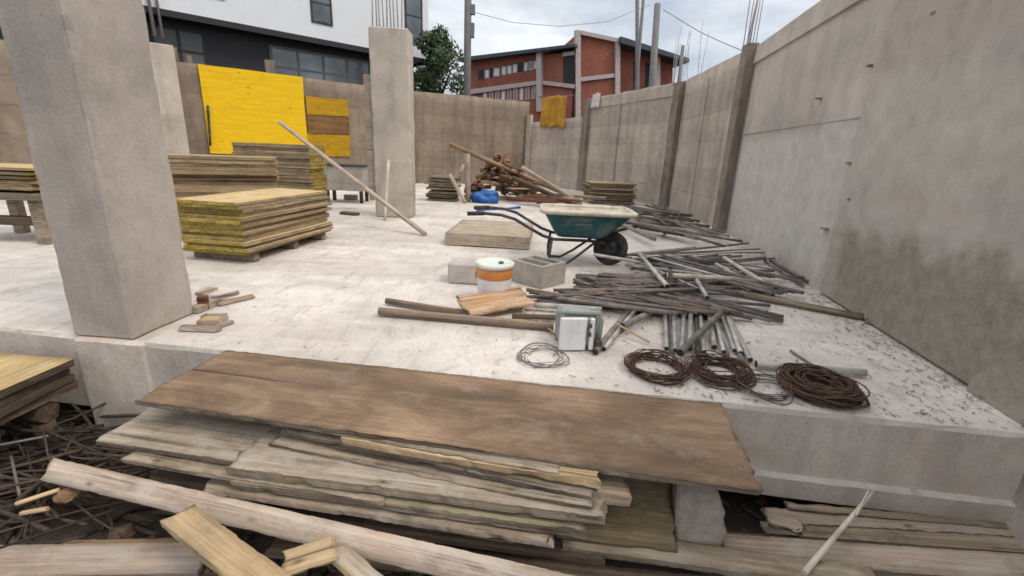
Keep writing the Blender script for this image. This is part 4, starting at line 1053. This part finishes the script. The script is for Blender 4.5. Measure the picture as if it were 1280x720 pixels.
tubes = [((831, 380, .05), (833, 436, .03)), ((841, 376, .05), (844, 438, .03)), ((856, 372, .06), (852, 442, .03)), ((864, 374, .06), (862, 436, .03)),
         ((874, 378, .05), (880, 440, .03)), ((884, 376, .05), (893, 434, .03)), ((890, 384, .05), (905, 440, .03)), ((899, 386, .05), (918, 438, .03)),
         ((907, 390, .04), (926, 442, .03)), ((912, 398, .03), (938, 450, .03))]
for i, (a, b) in enumerate(tubes):
    rod('steel_tube', ('leftmost' if i == 0 else 'rightmost' if i == 9 else ORD[i]+' from left') + ' of ten pale dusty tubes pointing towards the rusty coils', W(*a), W(*b), rnd.uniform(.013, .02), 'tube_pale', 'tube', 'pale tubes pointing towards the rusty coils', bore_shade=True)
for i, (a, b) in enumerate([((837, 384, .02), (840, 440, .02)), ((870, 386, .02), (872, 440, .02)), ((886, 386, .02), (910, 444, .02)), ((902, 396, .02), (929, 452, .02))]):
    rod('steel_bar', ['leftmost', 'second from left', 'third from left', 'rightmost'][i] + ' thin dark bar between the pale tubes that point to the rusty coils', W(*a), W(*b), .014, 'steel', 'bar', 'dark bars between the pale tubes')
rod('steel_tube', 'grey tube crossing over the pale tubes at an angle', W(904, 388, .11), W(850, 441, .07), .024, 'steel', 'tube', bore_shade=True)
rod('steel_tube', 'short white tube sticking up from the pole heap at its right end', W(884, 372, .12), D(871, 350, W(884, 372, .12).y+.3), .018, 'tube_pale', 'tube', bore_shade=True)
rod('steel_tube', 'pale grey tube slanting over the poles right of the barrow wheel', W(798, 316, .16), W(834, 358, .14), .022, 'tube_pale', 'tube', bore_shade=True)
rod('steel_tube', 'stubby pale tube standing among the poles right of the barrow wheel', W(838, 352, .08), W(838, 335, .24), .024, 'tube_pale', 'tube', bore_shade=True)
rod('steel_tube', 'light tube lying along the top of the fan, pointing at the right wall', W(905, 322, .13), W(975, 366, .06), .022, 'cream', 'tube', bore_shade=True)
rod('steel_tube', 'brighter grey tube just below the light one in the fan', W(895, 330, .1), W(966, 370, .05), .02, 'tube_pale', 'tube', bore_shade=True)
rod('steel_tube', 'whitish tube lying level across the poles behind the stubby tube', W(832, 344, .15), W(920, 349, .13), .026, 'cream', 'tube', bore_shade=True)
rod('steel_tube', 'curved grey tube lying across the lower barrow wheel', W(742, 318, .20), W(800, 328, .14), .017, 'tube_pale', 'tube', bend=.06)
rod('long_bar', 'long dark bar running from the pole fan towards the right wall', W(900, 362, .04), W(1078, 396, .03), .03, 'w_edge', 'bar')
rod('long_bar', 'end piece of timber lying past the long dark bar by the right wall', W(1082, 401, .02), W(1112, 407, .02), .024, 'w_edge', 'bar')
rod('long_bar', 'thin dark bar lying along the right wall near the pole fan', W(962, 325, .03), W(1010, 352, .03), .018, 'steel', 'bar')
rod('long_bar', 'second thin dark bar lying along the right wall below the first', W(955, 325, .03), W(1004, 357, .03), .016, 'steel', 'bar')
rod('steel_tube', 'grey-green tube lying behind the right-hand rusty coil', W(945, 455, .03), W(1082, 466, .03), .024, 'tube_pale', 'tube', bore_shade=True)
rod('steel_tube', 'long grey tube crossing in front of the tool case, lower of the crossed pair', W(744, 440, .02), W(793, 380, .03), .022, 'steel', 'tube', bore_shade=True)
rod('steel_tube', 'shorter grey tube crossing the long one right of the tool case', W(778, 408, .06), W(826, 384, .05), .024, 'steel', 'tube', bore_shade=True)
rod('steel_tube', 'second long grey tube lying close beside the first right of the tool case', W(755, 436, .02), W(800, 380, .03), .016, 'tube_pale', 'tube', bore_shade=True)
rod('splinter', 'pale splinter lying on the crossed tubes', W(769, 404, .08), W(812, 428, .02), .009, 'w_pale', 'splinter', seg=5)
rod('thin_rod', 'thin dark rod lying alone on the slab above the right-hand coil', W(988, 438, .01), W(1015, 456, .01), .008, 'rebar', 'rod', seg=6)
rod('yellow_lath', 'short yellow lath lying at the foot of the right wall', W(1118, 408, .02), W(1145, 421, .02), .015, 'yellow', 'lath', seg=5)

# ------------------------------------------------------------------ wire coils
def coil(label, px, py, R0_, nturn, r, spread, hgt, mat='rust', z=.0, sq=1.0, tilt=(0, 0), name='wire_coil', fill=0.0):
    c = W(px, py); bm = bmesh.new(); rr = random.Random(int(px))
    for k in range(nturn):
        rad = R0_*(1-spread*rr.random()); off = Vector((rr.gauss(0, .018), rr.gauss(0, .018), 0)); zz = r+hgt*rr.random(); ph = rr.uniform(0, 6.28)
        pts = []
        for i in range(36):
            a = 2*math.pi*i/36
            q = rad*(1+.05*math.sin(2*a+ph)+.035*math.sin(3*a+ph*2)+.018*math.sin(7*a+ph*5))
            pts.append(Vector((q*math.cos(a), q*math.sin(a)*sq, zz+.014*math.sin(a*2+ph)))+off)
        bm_tube(bm, pts, r, 5, closed=True)
    o = link(name, mesh_of(bm, name), mat); o.location = (c.x, c.y, z); o.rotation_euler = (tilt[0], tilt[1], 0)
    return tag(o, label, 'wire coil')
coil('open rusty wire coil nearest the tool case, thin ring, leftmost of three', 819, 463, .18, 20, .0036, .2, .05)
coil('middle rusty wire coil, between the thin ring and the thick roll', 899, 467, .185, 30, .0038, .42, .06)
coil('thick dense rusty wire roll nearest the right wall', 1024, 488, .205, 80, .004, .5, .06)
coil('loose dark wire loops between the middle coil and the thick roll', 953, 487, .15, 7, .0035, .3, .03, 'rebar')
coil('thin loose grey wire loop lying on the slab below the tool case', 679, 447, .16, 7, .0026, .25, .012, 'steel')

# ------------------------------------------------------------------ offcuts at the foot of the near column
oc = [((246, 384), (276, 372), .07, .05, 'w_pink', 'reddish offcut tight against the foot of the near column'), ((252, 366), (272, 358), .06, .03, 'w_pale', 'topmost pale offcut in the little pile by the near column'),
      ((262, 372), (296, 364), .06, .03, 'w_pink', 'pinkish offcut lying across the little pile by the near column'), ((274, 378), (318, 368), .04, .03, 'w_grey', 'grey offcut with a pointed end reaching right from the column pile'),
      ((244, 401), (274, 400), .16, .05, 'w_pale', 'broad cream offcut in front of the near column pile'), ((222, 409), (272, 411), .06, .025, 'w_grey', 'flat grey offcut lying nearest the slab edge by the near column'),
      ((268, 408), (293, 400), .035, .02, 'w_grey', 'narrow grey offcut end right of the flat one by the near column')]
for k, (a, b, wd, th, mt_, lab) in enumerate(oc):
    board('offcut', lab, W(a[0], a[1], th+.004+.045*(k in (1,))), W(b[0], b[1], th+.004+.045*(k in (1, 2))), wd, th, mt_, 'w_pink', cat='offcut', rag=.008, chip=.02)
bm = bmesh.new(); rough_box(bm, 0, .07, 0, .05, 0, .11, 2, .006, .008); o = link('block_offcut', mesh_of(bm, 'block_offcut'), 'w_red'); o.location = W(248, 388); o.rotation_euler = (0, 0, .3); tag(o, 'small dark red block of wood at the corner of the near column', 'offcut')

# ------------------------------------------------------------------ pile of boards in the foreground
BG = 'boards in the foreground pile'
def fb(name, label, a, b, wd, th, mat, edge='w_edge', roll=0, **k):  # default edge colour is darker, painting in shade between the stacked boards
    return board(name, label, W(*a), W(*b), wd, th, mat, edge, roll, group=BG, rag=k.pop('rag', .009), chip=k.pop('chip', .03), **k)
fb('wide_board', 'wide brown stained board on top of the foreground pile', (167, 502, -.015), (957, 611, -.015), .60, .03, 'w_top', 'w_edge', R(3.2), sk0=.02, sk1=-.02, warp=.02, rag=.013)
fb('wide_board', 'cement-white board end sticking out left below the wide brown board', (118, 550, -.16), (470, 604, -.17), .36, .028, 'w_dust', 'w_edge', R(2), sk0=.02, rag=.011)
fb('wide_board', 'second cement-grey board end just under the whitest one at the left', (152, 573, -.20), (480, 628, -.21), .40, .022, 'w_grey', 'w_edge', R(1), rag=.012)
fb('wide_board', 'thin splintered board with pale yellow edge directly under the wide brown board', (425, 549, -.052), (752, 602, -.048), .35, .036, 'w_pale', 'w_pale', R(2), warp=.02, rag=.014, chip=.06)
fb('thin_sheet', 'thin dark sheet edge between the wide brown board and the yellow-edged one', (340, 530, -.045), (700, 590, -.036), .3, .010, 'w_edge', 'w_edge', R(2), rag=.012, warp=.02)
fb('wide_board', 'dark splintered board just below the yellow-edged one', (352, 541, -.095), (746, 619, -.098), .37, .024, 'w_grey', 'w_edge', R(1), warp=.015, rag=.015, chip=.07)
fb('wide_board', 'sagging grey board between the splintered board and the long whitish board', (332, 552, -.125), (740, 634, -.130), .4, .018, 'w_grey', 'w_edge', R(1), bow=-.012, rag=.010, chip=.05)
fb('wide_board', 'long whitish board with a rounded left end in the middle of the pile', (280, 582, -.150), (758, 646, -.158), .42, .046, 'w_dust', 'w_grey', R(1), rag=.013, chip=.06)
fb('wide_board', 'mossy yellowish board under the long whitish one', (286, 600, -.213), (735, 664, -.222), .45, .040, 'w_moss', 'w_edge', R(0), rag=.013, chip=.06)
fb('wide_board', 'grey board end stopping short under the mossy board', (250, 609, -.268), (692, 679, -.278), .45, .030, 'w_grey', 'w_pink', R(0), rag=.012)
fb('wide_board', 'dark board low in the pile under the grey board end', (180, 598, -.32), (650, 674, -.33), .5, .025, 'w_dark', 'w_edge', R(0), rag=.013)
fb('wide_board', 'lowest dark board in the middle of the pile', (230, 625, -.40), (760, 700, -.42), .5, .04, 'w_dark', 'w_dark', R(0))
fb('long_plank', 'long pinkish plank slanting across the whole front of the pile', (48, 600, -.37), (900, 806, -.33), .105, .026, 'w_pink', 'w_pink', R(44), chip=.04, rag=.009)
fb('plank', 'fresh yellow plank pointing at the viewer across the pinkish plank', (199, 650, -.27), (345, 775, -.20), .125, .028, 'w_pale', 'w_pale', R(0), sk0=.03)
fb('plank', 'short pale plank end right of the fresh yellow plank', (405, 688, -.30), (480, 755, -.26), .085, .025, 'w_dust', 'w_pale', R(-10))
fb('plank', 'cream plank end leaning between the fresh yellow plank and the pale one', (352, 722, -.30), (420, 700, -.29), .10, .02, 'w_pale', 'w_pale', R(20))
fb('plank', 'pale plank lying flat at the very bottom left', (-60, 722, -.50), (246, 716, -.48), .14, .03, 'w_pink', 'w_pink', R(10))
fb('plank', 'brown scrap plank behind the flat pale one at the bottom left', (55, 700, -.55), (230, 696, -.53), .10, .03, 'w_brown', 'w_edge', R(8))
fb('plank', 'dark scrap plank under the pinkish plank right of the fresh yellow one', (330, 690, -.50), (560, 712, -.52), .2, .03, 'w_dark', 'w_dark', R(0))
fb('olive_board', 'olive board leaning in the dark under the right end of the wide brown board', (690, 672, -.37), (850, 690, -.38), .42, .03, 'w_olive', 'w_olive', R(34))
fb('wide_board', 'grey board corner tucked under the yellow-edged board at its right end', (690, 612, -.12), (790, 622, -.13), .3, .05, 'w_grey', 'w_grey', R(0))
fb('long_plank', 'pale plank running right from under the olive board to the bottom edge', (700, 684, -.40), (1110, 742, -.42), .11, .04, 'w_grey', 'w_grey', R(12))
fb('long_plank', 'broad pale plank lowest on the right, in front of the others', (912, 700, -.45), (1400, 736, -.45), .13, .045, 'w_pink', 'w_grey', R(12))
fb('long_plank', 'splintered brown plank below the footing ledge on the right', (962, 673, -.57), (1420, 702, -.56), .10, .03, 'w_grey', 'w_edge', R(14), rag=.016)
fb('long_plank', 'dark plank against the footing ledge on the right', (958, 652, -.56), (1420, 688, -.55), .09, .03, 'w_pink', 'w_edge', R(14), rag=.014)
fb('long_plank', 'grey plank tight under the footing ledge on the right', (985, 636, -.53), (1420, 674, -.52), .05, .02, 'w_grey', 'w_edge', R(10), rag=.014)
fb('wood_chunk', 'jagged broken plank end beside the concrete stub', (955, 652, -.47), (1010, 668, -.47), .08, .03, 'w_pink', 'w_edge', R(10), rag=.02, chip=.08)
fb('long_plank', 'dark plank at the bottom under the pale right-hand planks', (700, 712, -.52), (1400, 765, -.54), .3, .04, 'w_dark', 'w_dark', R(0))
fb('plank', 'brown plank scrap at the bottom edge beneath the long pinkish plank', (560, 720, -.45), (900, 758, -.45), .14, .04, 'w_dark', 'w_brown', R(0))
# concrete stub
sa = W(846, 700, -.50)
bm = bmesh.new(); rough_box(bm, 0, .20, 0, .14, 0, .44, 12, .014, .012)
for v in bm.verts:
    if v.co.x > .13: v.co.x += .05*noise.noise(Vector((v.co.z*9, 2, 0)))+.03*max(0, 1-abs(v.co.z-.27)/.05)-.04*max(0, (v.co.z-.3)/.12)
    v.co.y += .08*v.co.z
    v.co.x -= .12*v.co.z
o = link('concrete_stub', mesh_of(bm, 'concrete_stub'), 'stub'); o.location = (sa.x, sa.y, -.5); o.rotation_euler = (0, 0, R(-8)); tag(o, 'rough pale concrete stub upright under the right end of the brown board', 'concrete stub')
# white split stick
rod('split_stick', 'thin white split stick poking up at the lower right', W(1005, 716, -.40), W(1092, 614, -.30), .015, 'cream', 'stick', seg=6, taper=.6)
rod('split_stick', 'short second tine of the white split stick', W(1070, 644, -.315), W(1087, 610, -.28), .006, 'cream', 'stick', seg=5, taper=.4)
# rubble lumps
def lump(label, px, py, z, s, mat='rubble', group=None):
    bm = bmesh.new(); bmesh.ops.create_icosphere(bm, subdivisions=3, radius=1)
    sd_ = Vector((px*.1, py*.1, 0))
    for v in bm.verts:
        q = v.co.copy(); k = 1+.35*noise.noise(q*1.3+sd_)+.12*noise.noise(q*4+sd_)
        v.co = Vector((q.x*s*k, q.y*s*.8*k, q.z*s*.6*k))
    o = link('rubble_lump', mesh_of(bm, 'rubble_lump'), mat); o.location = W(px, py, z)+Vector((0, 0, s*.3)); o.rotation_euler = (0, 0, px)
    return tag(o, label, 'rubble', group)
lump('pale rubble lump in the dark pit left of the fresh yellow plank', 186, 690, -.6, .045, 'rubble')
lump('tall dark rubble lump behind the pale one in the pit', 152, 672, -.6, .06, 'w_dark')
lump('grey rubble lump behind the flat pale bottom-left plank', 214, 690, -.6, .06)

# panels at the left edge in the foreground
lf = W(84, 441, -.08)
stk = W(-70, 500, -.08)
a = W(-95, 515, -.10); 
pz = -.09
fa = W(88, 452, pz); fbk = W(-40, 506, pz)
for i in range(4):
    zz = pz - i*.055
    A_ = W(-60, 512, pz); B_ = W(87, 447, pz); A_.z = B_.z = zz
    o = board('shuttering_panel', ORD[i] + ' panel of the yellow-topped pile at the left edge below the slab', A_+Vector((rnd.gauss(0, .015), rnd.gauss(0, .01), 0)), B_+Vector((rnd.gauss(0, .015), rnd.gauss(0, .01), 0)), .62, .045, 'p_top' if i == 0 else 'w_dark', 'w_dark', cat='panel', group='panels in the pile at the left edge', rag=.008, chip=.02)
for k_, lab_ in ((.18, 'timber crosspiece under the left half of the yellow-topped pile at the left edge'), (.72, 'timber crosspiece under the right half of the yellow-topped pile by the near column')):
    q_ = A_.lerp(B_, k_); d_ = (B_-A_).normalized(); n_ = Vector((-d_.y, d_.x, 0)); zc = A_.z-.045-.075
    for hh in (0,):
        rod('crosspiece', lab_, Vector((q_.x, q_.y, zc))+n_*.03, Vector((q_.x, q_.y, zc))+n_*.6, .07, 'w_dark', 'timber', seg=6)
    for kk, e_ in enumerate((.08, .52)):
        rod('pile_prop', 'short timber prop below ' + lab_.split(' under ')[1].split(' of ')[0] + ' of the yellow-topped pile, ' + ('front' if kk == 0 else 'rear'), Vector((q_.x, q_.y, -.80))+n_*e_, Vector((q_.x, q_.y, zc-.06))+n_*e_, .06, 'w_dark', 'timber', seg=6)

# tangle of rods at lower left
for i in range(110):
    c = W(rnd.uniform(-40, 150), rnd.uniform(500, 650), rnd.uniform(-.68, -.44)); ln = rnd.uniform(.4, 1.1); yaw = rnd.gauss(.1, .55)
    d = Vector((math.cos(yaw), math.sin(yaw), rnd.gauss(0, .16)))*ln*.5
    x, y = to_px(c); r2 = rnd.choice((.005, .006, .008, .011))
    rod('rusty_rod', {.005: 'hair-thin', .006: 'thin', .008: 'medium', .011: 'thick'}[r2] + ' rusty rod in the lower left tangle, ' + ('by the yellow-topped pile' if y < 550 else 'by the pinkish plank end' if y < 600 else 'above the rubble'), c-d, c+d, r2, 'twig', 'rod', 'rods tangled at the lower left', seg=5, bend=rnd.uniform(.0, .16))
for i, (a, b, m_, lab) in enumerate([((20, 630, -.42), (75, 612, -.40), 'w_pale', 'short pale stick lying on the rod tangle'), ((26, 642, -.44), (60, 636, -.43), 'w_pale', 'small cream splinter lying under the short pale stick on the tangle'),
                                 ((-20, 560, -.4), (60, 545, -.38), 'steel', 'grey steel rod lying on top of the tangle by the left edge'), ((14, 570, -.38), (26, 625, -.42), 'steel', 'upright thin grey rod in the tangle by the left edge')]):
    rod('stick', lab, W(*a), W(*b), .012 if i < 2 else .007, m_, 'stick', seg=5)
lump('brown timber lump on the rod tangle behind the short pale stick', 85, 622, -.45, .05, 'w_brown')

# ------------------------------------------------------------------ litter on the slab
def litter(name, n, f, smin, smax, mats, seed):
    rr = random.Random(seed); bm = bmesh.new()
    for i in range(n):
        p = f(rr)
        if p is None: continue
        s = rr.uniform(smin, smax); a = rr.uniform(0, 6.28); l = s*rr.uniform(1.5, 9)
        u = Vector((math.cos(a), math.sin(a), rr.uniform(-.08, .08))); v = Vector((-u.y, u.x, 0)); hgt = s*rr.uniform(.15, .45)
        mi = rr.randrange(len(mats))
        q = [u*l*.5+v*s*.4, u*l*.5-v*s*.5, -u*l*.5-v*s*.35, -u*l*.5+v*s*.5]
        lo_ = [bm.verts.new(p+x) for x in q]; hi = [bm.verts.new(p+x*.8+Vector((0, 0, hgt))) for x in q]
        fs = [bm.faces.new(hi)] + [bm.faces.new((lo_[k], lo_[(k+1) % 4], hi[(k+1) % 4], hi[k])) for k in range(4)]
        for f_ in fs: f_.material_index = mi
    bmesh.ops.recalc_face_normals(bm, faces=bm.faces[:])
    return tag(link(name, mesh_of(bm, name), mats), kind='stuff')
def near_wall(rr):
    t_ = rr.uniform(1.2, 6.3); d = abs(rr.gauss(0, .22))+.01
    p = A0+nd*t_; q = p+Vector((nd.y, -nd.x, 0))*-d if False else p+Vector((-abs(nd.y), nd.x*(-1), 0)).normalized()*d
    q.z = .003; return q
def all_slab(rr):
    p = W(rr.uniform(200, 1230), 290+220*rr.random()**.7); 
    if p.y < EL.y + (p.x-EL.x)*ed.y/ed.x + .03: return None
    if p.x > A0.x + (p.y-A0.y)*nd.x/nd.y-.05: return None
    p.z = .002; return p
def heap_zone(rr):
    p = W(rr.uniform(640, 1080), rr.gauss(385, 45))
    if p.y < EL.y + (p.x-EL.x)*ed.y/ed.x + .03 or p.y > 7 or p.x > A0.x + (p.y-A0.y)*nd.x/nd.y-.05: return None
    p.z = .002; return p
o = litter('wood_litter', 1300, near_wall, .0015, .007, ['dirt_chip', 'w_edge', 'rubble', 'block'], 1); o['label'] = 'wood chips and crumbs strewn along the foot of the near right wall'
o = litter('fine_litter', 420, all_slab, .0012, .006, ['dirt_chip', 'rubble', 'block'], 2); o['label'] = 'small dark crumbs scattered over the pale dusty slab'
o = litter('wood_litter', 500, heap_zone, .002, .007, ['dirt_chip', 'w_edge', 'steel'], 3); o['label'] = 'chips and wire scraps around the tube heaps'
def edge_zone(rr):
    p = W(rr.uniform(960, 1275), 0, 0) if False else FL.lerp(FR, rr.uniform(.86, .995)) + Vector((0, abs(rr.gauss(0, .3))+.02, .002))
    return p
o = litter('wood_litter', 420, edge_zone, .0012, .006, ['dirt_chip', 'w_edge'], 5); o['label'] = 'dark chips on the slab between the thick wire roll and its edge'
def pit(rr): return Vector((rr.uniform(-3.2, 2.2), rr.uniform(1.1, 2.5), -.76+.05*rr.random()))
o = litter('pit_litter', 700, pit, .012, .05, ['w_dark', 'twig', 'w_dark', 'twig'], 6); o['label'] = 'dark wood scraps and crumbs on the pit floor under the boards'

# ------------------------------------------------------------------ tell look-alikes apart by their order from the left
from collections import defaultdict
bpy.context.view_layer.update()
same = defaultdict(list)
for o in sc.objects:
    if o.parent is None and o.get('label') and o.get('kind') is None: same[o['label']].append(o)
for lab, os_ in same.items():
    if len(os_) < 2: continue
    mid = lambda o: to_px(o.matrix_world @ (Vector(o.bound_box[0])+Vector(o.bound_box[6]))*.5 if False else o.matrix_world @ ((Vector(o.bound_box[0])+Vector(o.bound_box[6]))*.5))[0]
    os_.sort(key=mid); n_ = len(os_)
    for i, o in enumerate(os_):
        o['label'] = lab + ', ' + ('leftmost' if i == 0 else 'rightmost' if i == n_-1 else ORD[i] + ' from left')
